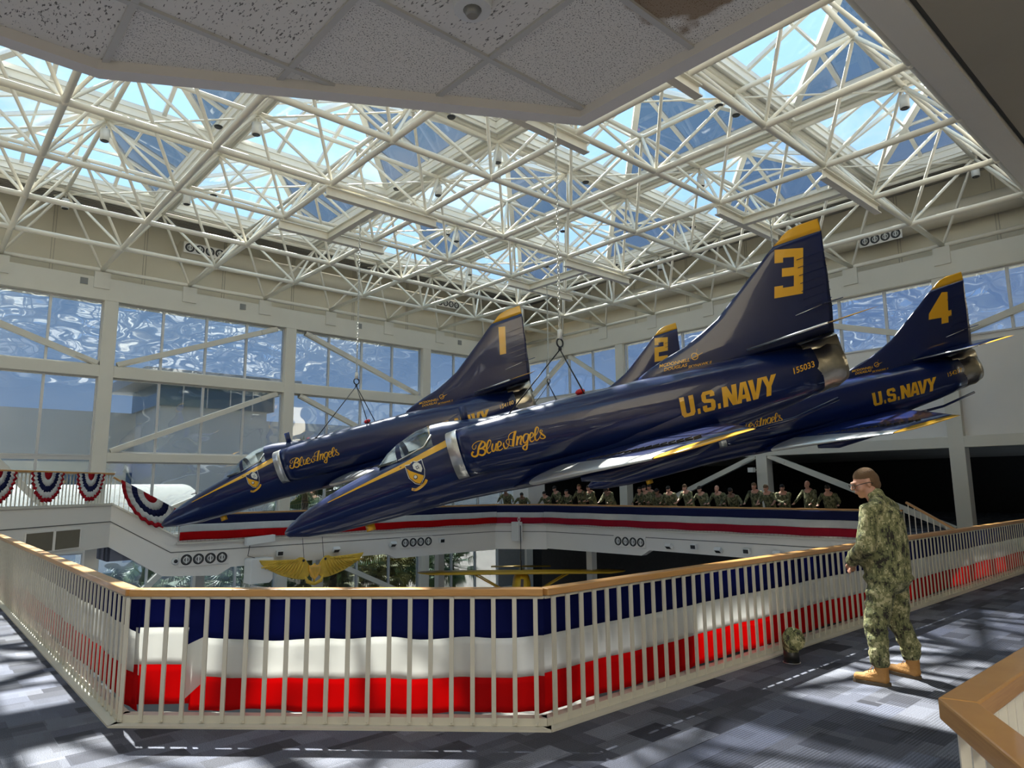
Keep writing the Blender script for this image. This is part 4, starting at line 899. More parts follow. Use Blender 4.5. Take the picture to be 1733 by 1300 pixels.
def hand_parts(w, d, nrm, s_, curl=.8):
    """palm + five fingers; w wrist, d pointing direction, nrm = palm normal, s_ = side of thumb"""
    w, d, nrm = Vector(w), Vector(d).normalized(), Vector(nrm).normalized(); sd = d.cross(nrm).normalized()*s_
    pc = w+d*.05; P = [('c', w, .026, w+d*.085, .030, sd, 1.25)]
    P[0] = ('c', tuple(w), .022, tuple(w+d*.08), .024, tuple(sd), 1.7)
    for k, ln in enumerate((.072, .082, .077, .060)):
        b = w+d*.088+sd*(.030-.020*k); a1 = .35*curl; dd = (d*cos(a1)+nrm*sin(a1)); m1 = b+dd*ln*.45; a2 = 1.1*curl; d2 = (d*cos(a2)+nrm*sin(a2)); m2_ = m1+d2*ln*.32; a3 = 1.8*curl; d3 = (d*cos(a3)+nrm*sin(a3)); m3 = m2_+d3*ln*.26
        P += [('c', tuple(b), .0095, tuple(m1), .009), ('c', tuple(m1), .009, tuple(m2_), .008), ('c', tuple(m2_), .008, tuple(m3), .007)]
    b = w+d*.025+sd*.026; m1 = b+(d*.6+sd*.8).normalized()*.035; m2_ = m1+(d*.9+nrm*.4).normalized()*.032
    P += [('c', tuple(b), .013, tuple(m1), .011), ('c', tuple(m1), .011, tuple(m2_), .009)]
    return P
def sailor_near():
    t = tag(empty('person', (6.83, 2.55, 0), RAD(2)), 'standing sailor in green digital camouflage uniform, seen from behind, head bowed, glasses and tan boots', 'person')
    HR = Rz(RAD(40)) @ Matrix.Rotation(RAD(-17), 3, 'X'); HC = (-.005, .115, 1.755)
    hipL, hipR = (-.105, -.01, .93), (.105, -.02, .93); knL, knR = (-.165, .07, .50), (.185, .0, .50); anL, anR = (-.215, .045, .11), (.225, -.075, .11)
    shL, shR = (-.205, .03, 1.50), (.205, .0, 1.50); elL, elR = (-.275, .06, 1.19), (.275, .04, 1.19); wrL, wrR = (-.055, .29, 1.03), (.065, .28, 1.02)
    legs = lambda g: [('c', hipL, .095+g, knL, .058+g), ('c', knL, .058+g, anL, .042+g), ('c', hipR, .095+g, knR, .058+g), ('c', knR, .058+g, anR, .042+g)]
    arms = lambda g: [('c', shL, .055+g, elL, .043+g), ('c', elL, .043+g, wrL, .028+g*.6), ('c', shR, .055+g, elR, .043+g), ('c', elR, .043+g, wrR, .028+g*.6)]
    body = head_parts(HC, HR, 1.10)+[('c', (0, .01, 1.54), .068, (0, .085, 1.70), .064), ('c', (0, .02, .98), .14, (0, .03, 1.18), .13, (1, 0, 0), 1.2), ('c', (0, .02, 1.2), .13, (0, .0, 1.42), .12, (1, 0, 0), 1.45), ('c', shL, .055, shR, .055)]+legs(0)+arms(0)
    body += hand_parts(wrL, (.75, .25, -.35), (.2, -.6, -.7), 1)+hand_parts(wrR, (-.75, .25, -.35), (-.2, -.6, -.7), -1)
    body += [('c', anL, .036, (-.235, .16, .05), .026), ('c', anR, .036, (.262, .07, .05), .026)]
    blob('body', body, skin, t, .0075, 3)
    sh = [('c', (0, -.01, 1.02), .195, (0, -.01, 1.25), .19, (1, 0, 0), 1.2), ('c', (0, -.02, 1.25), .185, (0, -.03, 1.43), .15, (1, 0, 0), 1.36), ('c', shL, .078, shR, .078), ('e', (0, -.01, .90), (.245, .205, .07)), ('c', (0, -.01, .92), .19, (0, -.01, 1.02), .19, (1, 0, 0), 1.22), ('e', (0, .11, 1.12), (.18, .13, .18)),
          ('c', (-.12, -.01, 1.545), .05, (.12, -.02, 1.545), .05), ('c', (0, .0, 1.55), .088, (0, .030, 1.635), .080), ('c', (-.19, -.01, 1.52), .075, (0, 0, 1.59), .075), ('c', (.19, -.03, 1.52), .075, (0, 0, 1.59), .075), ('e', (0, -.09, 1.38), (.17, .09, .15))]
    sh += [('c', shL, .088, elL, .084), ('c', elL, .084, (-.09, .265, 1.045), .060), ('c', shR, .088, elR, .084), ('c', elR, .084, (.10, .255, 1.035), .060)]
    blob('shirt', sh, camom, t, .011, 3, .010)
    tr = [('c', hipL, .128, knL, .105), ('c', knL, .103, (anL[0], anL[1]-.005, .27), .080), ('c', hipR, .128, knR, .105), ('c', knR, .103, (anR[0], anR[1]-.005, .27), .080), ('c', (-.07, -.01, .95), .14, (.07, -.01, .95), .14), ('e', (0, -.08, .90), (.17, .10, .11)),
          ('e', (-.215, .05, .50), (.05, .07, .09)), ('c', (anL[0], anL[1], .27), .088, (anL[0], anL[1], .21), .084), ('c', (anR[0], anR[1], .27), .088, (anR[0], anR[1], .21), .084)]
    blob('trousers', tr, camom, t, .011, 3, .013, (9, 9, 16))
    for nm, a, ang in (('boot', anL, RAD(8)), ('boot', anR, RAD(-14))):
        d = Vector((-sin(ang), cos(ang), 0)); A = Vector(a)
        P = [('c', A+Vector((0, 0, .17)), .064, A-d*.01-Vector((0, 0, .03)), .056), ('c', A-d*.025+Vector((0, 0, -.055)), .046, A+d*.19+Vector((0, 0, -.062)), .038, d.cross(Vector((0, 0, 1))), 1.22), ('c', A+Vector((0, 0, -.02)), .052, A+d*.11+Vector((0, 0, -.045)), .040)]
        b_ = blob(nm, [(p[0], tuple(p[1]), p[2], tuple(p[3]), p[4])+tuple(p[5:]) for p in P], boot, t, .007, 3)
        mb = MB(); R = []
        for k in range(20):
            q = 2*pi*k/20; R.append(A+d*(.078+.155*cos(q))+d.cross(Vector((0, 0, 1)))*.056*sin(q)*(1+.1*cos(q)))
        mb.prism([(p.x, p.y) for p in R], .0, .03); mb.build('sole', sole, b_)
        lc = MB(); 
        for k in range(6): z = .17-.02*k; yy = .052+.013*k; lc.tube([A+d*yy+Vector((.028*(-1 if k % 2 else 1), 0, z-.11)), A+d*(yy+.006)+Vector((.028*(1 if k % 2 else -1), 0, z-.118))], .0035, 5)
        lc.build('laces', mat('laces', (.30, .15, .05), .8), b_)
    blob('hair', hair_parts(HC, HR, 1.10), hairm, t, .007, 3)
    g_ = MB(); f3 = lambda x, y, z: Vector(HC)+HR @ Vector((x*1.1, y*1.1, z*1.1))
    for s_ in (1, -1):
        g_.tube([f3(s_*(.036+.028*cos(a)), .112, .004+.020*sin(a)) for a in [2*pi*k/12 for k in range(13)]], .0035, 6, cap=False); g_.tube([f3(s_*.064, .108, .010), f3(s_*.083, .05, .010), f3(s_*.086, -.01, .006), f3(s_*.084, -.03, -.012)], .0035, 6)
    g_.tube([f3(-.01, .114, .006), f3(.01, .114, .006)], .0035, 6); g_.build('glasses', black, t)
    mb = MB(); mb.bar((-.282, .03, 1.37), (-.284, .035, 1.45), .055, .008, upv=(1, 0, 0)); mb.build('shoulder_patch', mat('patch', (.10, .09, .07), .8), t)
    return t
sailor_near()
# camouflage cap upended on the curb behind the railing
t = tag(empty('cap_on_stand', (6.80, 3.50, 0)), 'camouflage uniform cap propped on a dark cylinder on the carpet by the right railing', 'cap')
MB().tube([(0, 0, 0), (0, 0, .07), (.0, 0, .13)], [.075, .075, .07], 20).build('dark_base', black, t)
blob('cap_band', [('c', (0, 0, .12), .075, (0, 0, .20), .085)], camom, t, .008, 2, .004)
vd = Vector((-.55, -.75, .35)).normalized(); MBc = MB(); u_ = vd.orthogonal().normalized(); w_ = vd.cross(u_); c0 = Vector((-.02, -.05, .235)); R = [[c0+vd*h+(u_*cos(2*pi*k/26)+w_*sin(2*pi*k/26))*r for k in range(26)] for h, r in ((-.05, .10), (0, .112), (.012, .108), (.015, .04))]
MBc.loft(R); MBc.build('cap_crown', camom, t)
MB().tube([(0, 0, .003), (0, 0, .006)], [.085, .085], 20).build('metal_ring', silver, t)
# the row of sailors at the far railing: a few poses, each person their own object
def far_pose(lean, bow, spread, kind, cloth, skn, hm, short=False, bald=False, folded=False):
    root = empty('person'); L = RAD(lean); hz = .93; sp = Vector((0, sin(L), cos(L))); top = Vector((0, .0, hz))+sp*.52
    sL, sR = top+Vector((-.20, 0, -.02)), top+Vector((.20, 0, -.02)); hc = top+Vector((0, .06+sin(L)*.10, .20-.05*sin(L)))
    hands = [Vector((-spread, .46, 1.06)), Vector((spread, .46, 1.06))] if not folded else [Vector((.10, .44, 1.08)), Vector((-.10, .44, 1.08))]
    P, Q, SP = [], [], []
    for s_, hh in zip((sL, sR), hands):
        mid = (s_+hh)/2+Vector(((-.06 if s_.x < 0 else .06)*(2.2 if folded else 1), -.06, -.03)); P += [('c', tuple(s_), .05, tuple(mid), .042), ('c', tuple(mid), .042, tuple(hh), .028)]
        e_ = mid if short else mid.lerp(hh, .82); Q += [('c', tuple(s_), .068, tuple(mid), .055)]+([] if short else [('c', tuple(mid), .055, tuple(e_), .042)])
        SP += [('e', tuple(hh+Vector((0, .02, -.005))), (.042, .05, .022))]+[('c', tuple(hh+Vector(((k-1.5)*.02, .05, 0))), .010, tuple(hh+Vector(((k-1.5)*.02, .085, -.03))), .009) for k in range(4)]+[('c', tuple(hh+Vector((-.03 if s_.x > 0 else .03, .01, 0))), .011, tuple(hh+Vector((-.05 if s_.x > 0 else .05, .045, -.01))), .009)]
    HR = Rz(RAD(spread*20-6)) @ Matrix.Rotation(RAD(-bow), 3, 'X')
    legs = [('c', (s_*.10, 0, .9), .09, (s_*.12, .03, .5), .06) for s_ in (1, -1)]+[('c', (s_*.12, .03, .5), .06, (s_*.13, -.02, .06), .045) for s_ in (1, -1)]+[('c', (s_*.13, -.02, .05), .045, (s_*.14, .14, .04), .04) for s_ in (1, -1)]
    body = head_parts(hc, HR)+[('c', tuple(top), .055, tuple(hc+Vector((0, 0, -.07))), .052), ('c', (0, 0, hz), .13, tuple(top), .12, (1, 0, 0), 1.3)]+P+SP+legs
    blob('body', body, skn, root, .014, 2)
    blob('shirt', [('c', (0, 0, hz-.06), .155, tuple(top*.5+Vector((0, 0, hz))*.5), .16, (1, 0, 0), 1.22), ('c', tuple(top*.55+Vector((0, 0, hz))*.45), .155, tuple(top+Vector((0, 0, -.08))), .125, (1, 0, 0), 1.4), ('c', tuple(sL), .078, tuple(sR), .078)]+Q, cloth, root, .018, 3, .008)
    blob('trousers', [('c', (s_*.10, 0, .88), .12, (s_*.12, .03, .5), .095) for s_ in (1, -1)]+[('c', (s_*.12, .03, .5), .09, (s_*.13, -.02, .2), .075) for s_ in (1, -1)]+[('e', (0, 0, .9), (.18, .13, .12))], cloth, root, .022, 2)
    blob('boots', [('c', (s_*.13, -.02, .16), .06, (s_*.13, -.02, .06), .055) for s_ in (1, -1)]+[('c', (s_*.13, -.03, .05), .05, (s_*.14, .15, .045), .045) for s_ in (1, -1)], boot, root, .02, 1)
    if not bald: blob('hair', hair_parts(hc, HR, 1.02, 1 if kind == 'bun' else 0), hm, root, .014, 2)
    return root, hc.z
PO = {'a': far_pose(30, 35, .30, '', camof, skin, hair2), 'b': far_pose(14, 20, .26, '', camof, skin, hairm), 'c': far_pose(36, 45, .36, '', camof, skin2, hair2), 'd': far_pose(4, 12, .30, '', camof, skin, hair2, bald=True),
      'e': far_pose(22, 25, .2, '', camof, skin, hair2, folded=True), 'f': far_pose(24, 30, .28, '', camof, skin, hairm, short=True), 'g': far_pose(30, 25, .30, '', camof, skin, hair2, bald=True), 'h': far_pose(12, 10, .18, 'bun', camof, skin, hair2)}
used = set()
ROW = [(21.27, 24.03, 1.69, 'c', 'sailor in camouflage hunched over the rail at the angled far corner, leftmost of the row'), (21.72, 23.42, 1.5, 'c', 'small sailor bent low over the far rail, second from the left'), (22.3, 22.7, 1.54, 'a', 'sailor bent low at the left of the row just right of the white corner pillar'),
 (22.3, 22.05, 1.80, 'a', 'sailor whose head is hidden by the nearest jet\'s belly, fourth from the left'), (22.3, 21.46, 1.62, 'h', 'short sailor with dark hair tied back, standing under the nearest jet'), (22.3, 20.7, 1.87, 'b', 'tall upright sailor standing just left of the second jet\'s nose'), (22.3, 20.08, 1.8, 'e', 'sailor half hidden under the nose of the jet marked 4'),
 (22.75, 19.58, 1.76, 'b', 'sailor behind others under the jet nose, turned away'), (22.3, 18.99, 1.68, 'c', 'sailor bowing deeply over the rail under the jet nose'), (22.9, 17.98, 1.7, 'h', 'lone sailor standing back in front of the white column'), (22.9, 17.45, 1.81, 'e', 'sailor standing just behind a leaning sailor below the yellow antenna'),
 (22.3, 17.05, 1.81, 'a', 'sailor leaning on the rail right below the small yellow antenna'), (22.3, 16.38, 1.64, 'c', 'dark-skinned sailor stooping, left of where the brace meets the rail'), (22.3, 15.87, 1.73, 'a', 'sailor with raised forearm close to the lower end of the white brace'), (22.3, 15.2, 1.79, 'f', 'sailor with rolled short sleeves and bare forearms on the rail'),
 (22.3, 14.51, 1.72, 'a', 'sailor leaning with arms wide, between bare-armed and bald sailors'), (22.3, 13.77, 1.74, 'g', 'bald pale sailor leaning on the rail, middle of the row'), (22.3, 13.2, 1.65, 'c', 'sailor bending forward right of the bald leaning sailor'), (22.3, 12.39, 1.82, 'b', 'tall sailor in front of the white column looking down left'),
 (22.3, 11.92, 1.75, 'f', 'sailor leaning just right of the white column'), (22.3, 11.3, 1.75, 'e', 'dark-haired sailor with folded forearms on the rail'), (22.3, 10.62, 1.86, 'd', 'tall bald sailor standing upright at the rail, second from right'), (22.3, 9.78, 1.72, 'a', 'rightmost sailor of the row leaning with straight arms')]
for x, y, ztop, k, lb in ROW:
    src, hz_ = PO[k]
    o = src if k not in used else copy_tree(src)
    used.add(k); dy = .47 if x < 22.6 else .62; sc_ = max(.90, min(1.06, ztop/(hz_+.12)))
    ang = RAD(90)+RAD(random.uniform(-8, 16))
    if y > 23: ang = RAD(125)
    o.location = (x+dy*sin(ang)-.28, y-dy*cos(ang)*1-(0 if y < 23 else -.1), 0); o.rotation_euler = (0, 0, ang); o.scale = (1, 1, sc_)
    tag(o, lb, 'person', 'sailors leaning on the far railing')
# ------------------------------------------------------------------ lamps, sprinkler pipes, diffusers, fascia fixtures
lamp = None
LP = [((-2.5, 1.5), 'leftmost but one can light below the roof frame, near the ceiling edge'), ((-3.5, 2.5), 'can light near the left picture edge below the roof frame'), ((-.5, 1.5), 'can light left of the big jet\'s hanging chain'), ((.5, 2.5), 'small can light low in the middle of the roof frame'), ((1.5, -.5), 'can light above and left of the tail marked 3'), ((1.5, -2.5), 'can light at the upper right beside the white fascia band'),
 ((3.5, -2.5), 'can light at the far right just under the deck'), ((-2.5, 3.5), 'can light at the left wall above the round-nozzle air diffuser'), ((-3.5, 4.5), 'can light against the cream wall at the far left'), ((.5, -1.5), 'can light near the point of the tiled ceiling'), ((-.5, .5), 'can light just left of the hanging chain near its top'), ((3.5, 1.5), 'can light near the cream wall in front of the right duct'), ((1.5, 3.5), 'tiny can light far back near the glass corner')]
for (i, j), lb in LP:
    if lamp is None:
        lamp = empty('can_light'); mb = MB(); mb.tube([(0, 0, -.32), (0, 0, -.68)], .13, 18, cap=True); mb.tube([(0, 0, -.30), (0, 0, -.32)], [.05, .13], 18); mb.build('can', ltw, lamp)
        MB().tube([(0, 0, -.681), (0, 0, -.70)], [.11, .10], 16).build('lens', black, lamp); MB().tube([(0, 0, -.05), (0, 0, -.32)], .015, 6).build('stem', ltw, lamp); o = lamp
    else: o = copy_tree(lamp)
    o.location = nd(i, j, ZT); tag(o, lb, 'ceiling light', 'can lights under the roof frame')
for k, c_ in enumerate((-5, -3, -1, 1, 3, 5)):
    i0, i1 = max(-5.8, c_-4.6), min(3.7, c_+2.9); p = nd(i0, c_-i0, 12.7); q = nd(i1, c_-i1, 12.7)
    t = tag(empty('sprinkler_pipe', p), 'thin white sprinkler pipe crossing the roof frame diagonally, number %s from the near edge' % ['one', 'two', 'three', 'four', 'five', 'six'][k], 'pipe', 'sprinkler pipes in the roof')
    MB().tube([(0, 0, 0), q-p], .03, 7).build('pipe', steel, t); dr = (q-p)
    for u in (.18, .38, .58, .80):
        h = MB(); c = dr*u; h.tube([c, c+Vector((0, 0, -.22))], .012, 6); h.build('drop', steel, t); MB().tube([c+Vector((0, 0, -.22)), c+Vector((0, 0, -.26))], [.13, .10], 14).build('head', black, t)
for axis, zc in (('L', 12.1), ('R', 11.75)):
    t = tag(empty('air_duct', (0, YW+.0, zc) if axis == 'L' else (XW, 0, zc)), 'cream round air duct high along the %s wall' % ('left' if axis == 'L' else 'right'), 'duct')
    if axis == 'L': MB().tube([(8.2, .1, 0), (XW-.3, .1, 0)], .42, 20).build('duct', wallw, t)
    else: MB().tube([(.1, -4, 0), (.1, YW-.3, 0)], .42, 20).build('duct', wallw, t)
def diffuser(loc, rz, lb, s_=1.):
    t = tag(empty('air_diffuser', loc, rz), lb, 'air vent', 'round-nozzle air diffusers')
    MB().box(-.80*s_, .80*s_, -.03, 0, -.22*s_, .22*s_).build('panel', fascw, t, bevel=.01)
    for k in range(4):
        x = (-.57+.38*k)*s_; z0 = Vector((x, -.035, 0)); nz_ = empty('nozzle', z0, 0, t)
        MB().tube([Vector((cos(a), 0, sin(a)))*.155*s_ for a in [2*pi*q/18 for q in range(19)]], .022*s_, 6, cap=False).build('rim', black, nz_)
        MB().tube([Vector((cos(a), 0, sin(a)))*.085*s_ for a in [2*pi*q/16 for q in range(17)]], .014*s_, 6, cap=False).build('inner_ring', ltw, nz_)
        MB().tube([(0, .03, 0), (0, .0, 0)], .15*s_, 16).build('disc', mat('nozzle_grey', (.12, .12, .11), .5), nz_)
        MB().box(-.02*s_, .02*s_, -.02, 0, -.12*s_, .12*s_).build('blade', ltw, nz_)
diffuser((7.85, 24.39, -.50), 0, 'row of four round air nozzles on the white fascia below the lead jet\'s nose')
diffuser((16.3, 24.39, -.46), 0, 'row of four round air nozzles on the fascia right of the big jet\'s nose')
diffuser((21.99, 17.75, -.44), -pi/2, 'row of four round air nozzles on the fascia below the leaning sailors')
diffuser((9.1, YW-.40, 12.15), 0, 'row of four round air nozzles on the duct high on the left wall', 1.1)
diffuser((22.3, YW-.40, 12.05), 0, 'row of four round air nozzles on the duct above the tail marked 1', 1.)
diffuser((XW-.38, 9.6, 11.35), -pi/2, 'row of four round air nozzles on the duct between the tails 3 and 4', 1.)
def spot(loc, rz, lb, tilt=0):
    t = tag(empty('flood_light', loc, rz), lb, 'flood light', 'small flood lights on the fascia'); c = Vector((0, -.12, 0))
    R_ = Matrix.Rotation(tilt, 3, 'X'); mb = MB(); b = bmesh.ops.create_cube(mb.bm, size=1)
    for v in b['verts']: v.co = c+R_ @ Vector((v.co.x*.26, v.co.y*.14, v.co.z*.20))
    mb.build('housing', ltw, t, bevel=.012); mb = MB(); b = bmesh.ops.create_cube(mb.bm, size=1)
    for v in b['verts']: v.co = c+R_ @ Vector((v.co.x*.19, -.072+v.co.y*.01, v.co.z*.13))
    mb.build('lens', black, t); MB().bar((0, 0, 0), c, .05, .05).build('arm', ltw, t)
for x, z, tl, lb in ((10.4, -.50, .1, 'small square flood light left of the gold wings on the fascia'), (12.6, -.52, .8, 'small flood light above the right gold wing'), (15.1, -.47, .8, 'small flood light immediately left of the middle air nozzles'), (17.5, -.47, .1, 'small square flood light right of the middle air nozzles')): spot((x, 24.39, z), 0, lb, tl)
for y, z, tl, lb in ((15.8, -.50, .9, 'flood light first from the left on the right fascia, tilted down'), (14.7, -.46, .1, 'square flood light second from the left on the right fascia'), (13.7, -.52, .9, 'tilted flood light third from the left on the right fascia'), (12.6, -.49, .1, 'square flood light fourth from the left on the right fascia'), (11.5, -.51, .9, 'tilted flood light nearest the near railing on the right fascia')): spot((21.99, y, z), -pi/2, lb, tl)
t = tag(empty('round_camera', (6.95, 24.38, -.52)), 'small round fixture on the fascia where the steps end', 'camera'); MB().tube([(0, 0, 0), (0, -.05, 0)], [.12, .10], 16).build('ring', ltw, t); MB().sphere((0, -.06, 0), .06, 12, 8).build('lens', black, t)
# white pod hung in front of the fascia
t = tag(empty('white_pod', (9.55, 24.1, -1.0)), 'white boxy speaker pod with tilted lower box hung in front of the fascia', 'speaker')
MB().prism([(-.36, -.42), (.30, -.42), (.42, -.30), (.42, .42), (-.30, .42), (-.36, .36)], -.35, .28, 'Y').build('upper_box', ltw, t, bevel=.015)
MB().prism([(-.42, -1.15), (.12, -1.15), (.40, -.62), (-.10, -.50)], -.30, .25, 'Y').build('lower_box', ltw, t, bevel=.015)
MB().prism([(-.45, .85), (.55, .95), (.55, 1.18), (-.45, 1.12)], -.12, .12, 'Y').build('bracket_arm', ltw, t, bevel=.01)
MB().tube([(-.3, 0, .85), (-.35, 0, .5), (-.1, 0, .42)], .012, 6).build('cable', black, t)
MB().tube([(-.40, .0, -.45), (-.55, 0, -.75), (-.5, 0, -1.1)], .015, 6).build('loop_cable', ltw, t)
# bracket and chain on the chamfer carrying the small yellow plane
t = tag(empty('hanging_bracket', (21.05, 23.3, -.35)), 'white bracket with ring on the angled fascia holding a dark chain', 'bracket')
MB().box(-.14, .14, -.1, .35, -.3, .55).build('bracket', ltw, t, bevel=.02); MB().tube([(.06*cos(a), -.02, .66+.09*sin(a)) for a in [2*pi*k/14 for k in range(15)]], .02, 6, cap=False).build('ring', ltw, t)
MB().tube([(0, -.12, .4), (0, -.12, -1.45)], .018, 6).build('chain', rope, t)
# small yellow high-wing aeroplane seen head-on
t = empty('light_aeroplane', (20.95, 23.05, -1.95), RAD(228-270)); tag(t, 'small yellow high-wing aeroplane seen head-on below the balcony', 'aeroplane')
mb = MB(); mb.loft([airfoil(-.75+abs(x)*.02 if False else -.75, .75, 0, 0, .12, 8)]*1+[], caps=False) if False else None
mb = MB(); rg = []
for x in (-4.58, -4.45, -3.9, 0, 3.9, 4.45, 4.58):
    k = 1-.75*max(0, (abs(x)-3.9)/.68)**2; rg.append([(x, (p[0])*k, p[2]*k+.02*(1-k)) for p in airfoil(-.75, .75, 0, 0, .11, 8)])
mb.loft(rg); mb.build('wing', cubm, t)
mb = MB(); rg = []
for y, w, h, zc in ((-1.55, .22, .24, -.72), (-1.45, .34, .36, -.70), (-.9, .40, .50, -.66), (-.4, .42, .62, -.55), (.6, .40, .60, -.5), (2.5, .22, .34, -.45), (4.6, .06, .10, -.35)): rg.append([(w*.98*cos(2*pi*k/16), y, zc+h*.85*sin(2*pi*k/16)) for k in range(16)])
mb.loft(rg); mb.build('fuselage', cubm, t); MB().tube([(0, -1.55, -.72), (0, -1.62, -.72)], .16, 14).build('engine_face', black, t)
for s_ in (1, -1): MB().tube([(s_*2.1, -.2, -.06), (s_*.38, -.2, -1.0)], .035, 7).build('wing_strut', cubm, t); MB().tube([(s_*2.1, .4, -.06), (s_*.38, .1, -1.0)], .03, 7).build('wing_strut', cubm, t); MB().tube([(s_*.3, -.6, -1.0), (s_*.8, -.6, -1.5)], .03, 6).build('gear_leg', black, t); MB().tube([(s_*.74, -.6, -1.5), (s_*.88, -.6, -1.5)], .2, 16).build('wheel', black, t)
MB().bar((-.03, -1.7, -1.35), (.03, -1.7, -.1), .12, .03, upv=(0, 1, 0)).build('propeller', mat('prop', (.05, .03, .02), .4), t)
MB().loft([[(x, y, -.25+z) for y, z in ((4.0, 0), (4.3, .03), (4.8, 0), (4.3, -.03))] for x in (-1.5, 1.5)]).build('tailplane', cubm, t); MB().loft([[(x, y, z) for x, y in ((-.02, 4.2), (0, 4.0), (.02, 4.2), (0, 5.0))] for z in (-.3, .5)]).build('fin', cubm, t)
MB().tube([(0, -.1, .08), (0, -.1, .5)], .02, 6).build('lifting_eye', black, t)
# gold naval aviator wings
t = tag(empty('gold_wings_emblem', (11.45, 23.7, -.98)), 'huge gold winged shield emblem hanging below the balcony', 'emblem')
for s_ in (1, -1):
    out = [(.15, -.02), (.30, .20), (.42, .33), (.55, .34), (.7, .28), (1.4, .30), (2.0, .34), (1.92, .20), (1.7, .02), (1.45, -.12), (1.2, -.24), (.9, -.34), (.6, -.42), (.35, -.44), (.2, -.34)]
    mb = MB(); mb.prism([(s_*x, z) for x, z in (out if s_ > 0 else out[::-1])], -.03, .05, 'Y'); w_ = mb.build('wing', goldm, t, bevel=.02)
    for k in range(11):
        x0 = .42+.10*k; z0 = .16; a = (s_*x0, -.04, z0); b = (s_*(x0+.22+.03*k), -.045, -.36+.045*k); MB().tube([a, ((a[0]+b[0])/2-s_*.02, -.055, (a[2]+b[2])/2), b], [.02, .035, .02], 7).build('feather', goldm, w_)
    for k in range(6):
        MB().tube([(s_*(.60+.15*k), -.04, .25), (s_*(.85+.17*k), -.045, .17)], [.025, .015], 6).build('feather', goldm, w_)
mb = MB(); mb.prism([(-.24, .06), (-.12, .02), (0, .07), (.12, .02), (.24, .06), (.22, -.16), (.13, -.36), (0, -.48), (-.13, -.36), (-.22, -.16)], -.09, .03, 'Y'); mb.build('shield', yel, t, bevel=.015)
mb = MB(); mb.bar((-.22, -.1, -.04), (.22, -.1, -.04), .02, .02)
for k in range(-2, 3): mb.bar((k*.07, -.1, -.05), (k*.05, -.1, -.36+abs(k)*.07), .015, .02)
mb.build('shield_stripes', goldm, t)
MB().tube([(-.34, -.04, -.34), (-.26, -.06, -.52), (0, -.06, -.62), (.26, -.06, -.52), (.34, -.04, -.34)], [.03, .07, .06, .07, .03], 9).build('anchor_flukes', goldm, t); MB().tube([(0, -.04, .10), (0, -.04, -.6)], .035, 8).build('anchor_shank', goldm, t)
for s_ in (1, -1): MB().tube([(s_*.42, -.05, .22), (s_*.42, .0, .22)], .045, 14).build('bolt_hole', black, t)
MB().tube([(.38, 0, .16), (.38, .2, 1.0)], .01, 5).build('hanger_wire', rope, t); MB().tube([(-.38, 0, .16), (-.38, .2, 1.0)], .01, 5).build('hanger_wire', rope, t)
# small fixtures on the header beam
for k, (x, lb) in enumerate(((4.7, 'small grey vent square on the top beam at the far left'), (10.9, 'small grey vent square on the top beam over the second window'), (16.8, 'small grey vent square on the top beam behind the left chain'), (23.2, 'small grey vent square on the top beam left of the tail marked 1'))): 
    t = tag(empty('beam_vent', (x, YW-.31, 9.95)), lb, 'vent', 'grey vents on the header beam'); MB().box(-.13, .13, -.02, 0, -.13, .13).build('grille', mat('vent_grey', (.25, .25, .23), .6), t)
for k, i in enumerate(range(-5, 4)): struct(MB().box(nd(i, 0).x-.28, nd(i, 0).x+.28, YW-.345, YW-.29, 9.75, 10.42).build('trim_%d' % (80+k), beamw))
for k, j in enumerate(range(-3, 5)): struct(MB().box(XW-.345, XW-.29, nd(0, j).y-.28, nd(0, j).y+.28, 9.75, 10.42).build('trim_%d' % (90+k), beamw))
t = tag(empty('security_camera', (XW-.5, 15.65, 2.4)), 'small white camera box on the middle column', 'camera'); MB().box(-.12, .12, -.12, .12, -.1, .1).build('housing', ltw, t); MB().bar((.12, 0, 0), (.3, -.1, 0), .04, .04).build('bracket', ltw, t)
# ------------------------------------------------------------------ outside the glass wall
struct(MB().box(-90, 140, YW+.9, 220, -4.9, -4.55).build('ground', sandm))
t = tag(empty('grey_building', (20, 72, -4.6)), 'long flat grey building behind the glass wall', 'building')
MB().box(-60, 60, 0, 14, 0, 13.6).build('wall', bldg, t); mb = MB(); mb.box(-60, 60, -.6, 0, 4.2, 9.0); mb.build('pale_band', bldl, t)
for k in range(14): MB().box(-38+k*5.6, -36+k*5.6, -.75, -.6, 6.8, 8.0).build('window', bglass, t)
t = tag(empty('control_tower', (20.6, 66, -4.6)), 'square grey tower with wide overhanging roof and a glass band', 'tower')
MB().box(-4.6, 4.6, -3, 5, 0, 13.5).build('shaft', bldg, t); MB().box(-5, 5, -3.6, 5, 13.5, 15.4).build('glass_band', bglass, t); MB().box(-6.6, 6.6, -6, 7, 15.4, 16.3).build('roof_slab', roofm, t)
for k in range(6): MB().box(-5.02+k*2-.05, -5.02+k*2+.05, -3.7, -3.55, 13.5, 15.4).build('mullion', alum, t)
t = tag(empty('pale_hangar', (3, 52, -4.6)), 'low pale building with rounded roof close behind the left glass', 'building')
R = [[(x, 6*cos(a)*1.0, 3.2+3.6*sin(a)) for a in [pi*k/12 for k in range(13)]]+[(x, -6, 0), (x, 6, 0)] for x in (-22, 12)]; MB().loft(R).build('shell', bldl, t)
for k in range(9): MB().box(-20+k*3.4, -19+k*3.4, -6.05, -5.9, 2.2, 3.2).build('window', bglass, t)
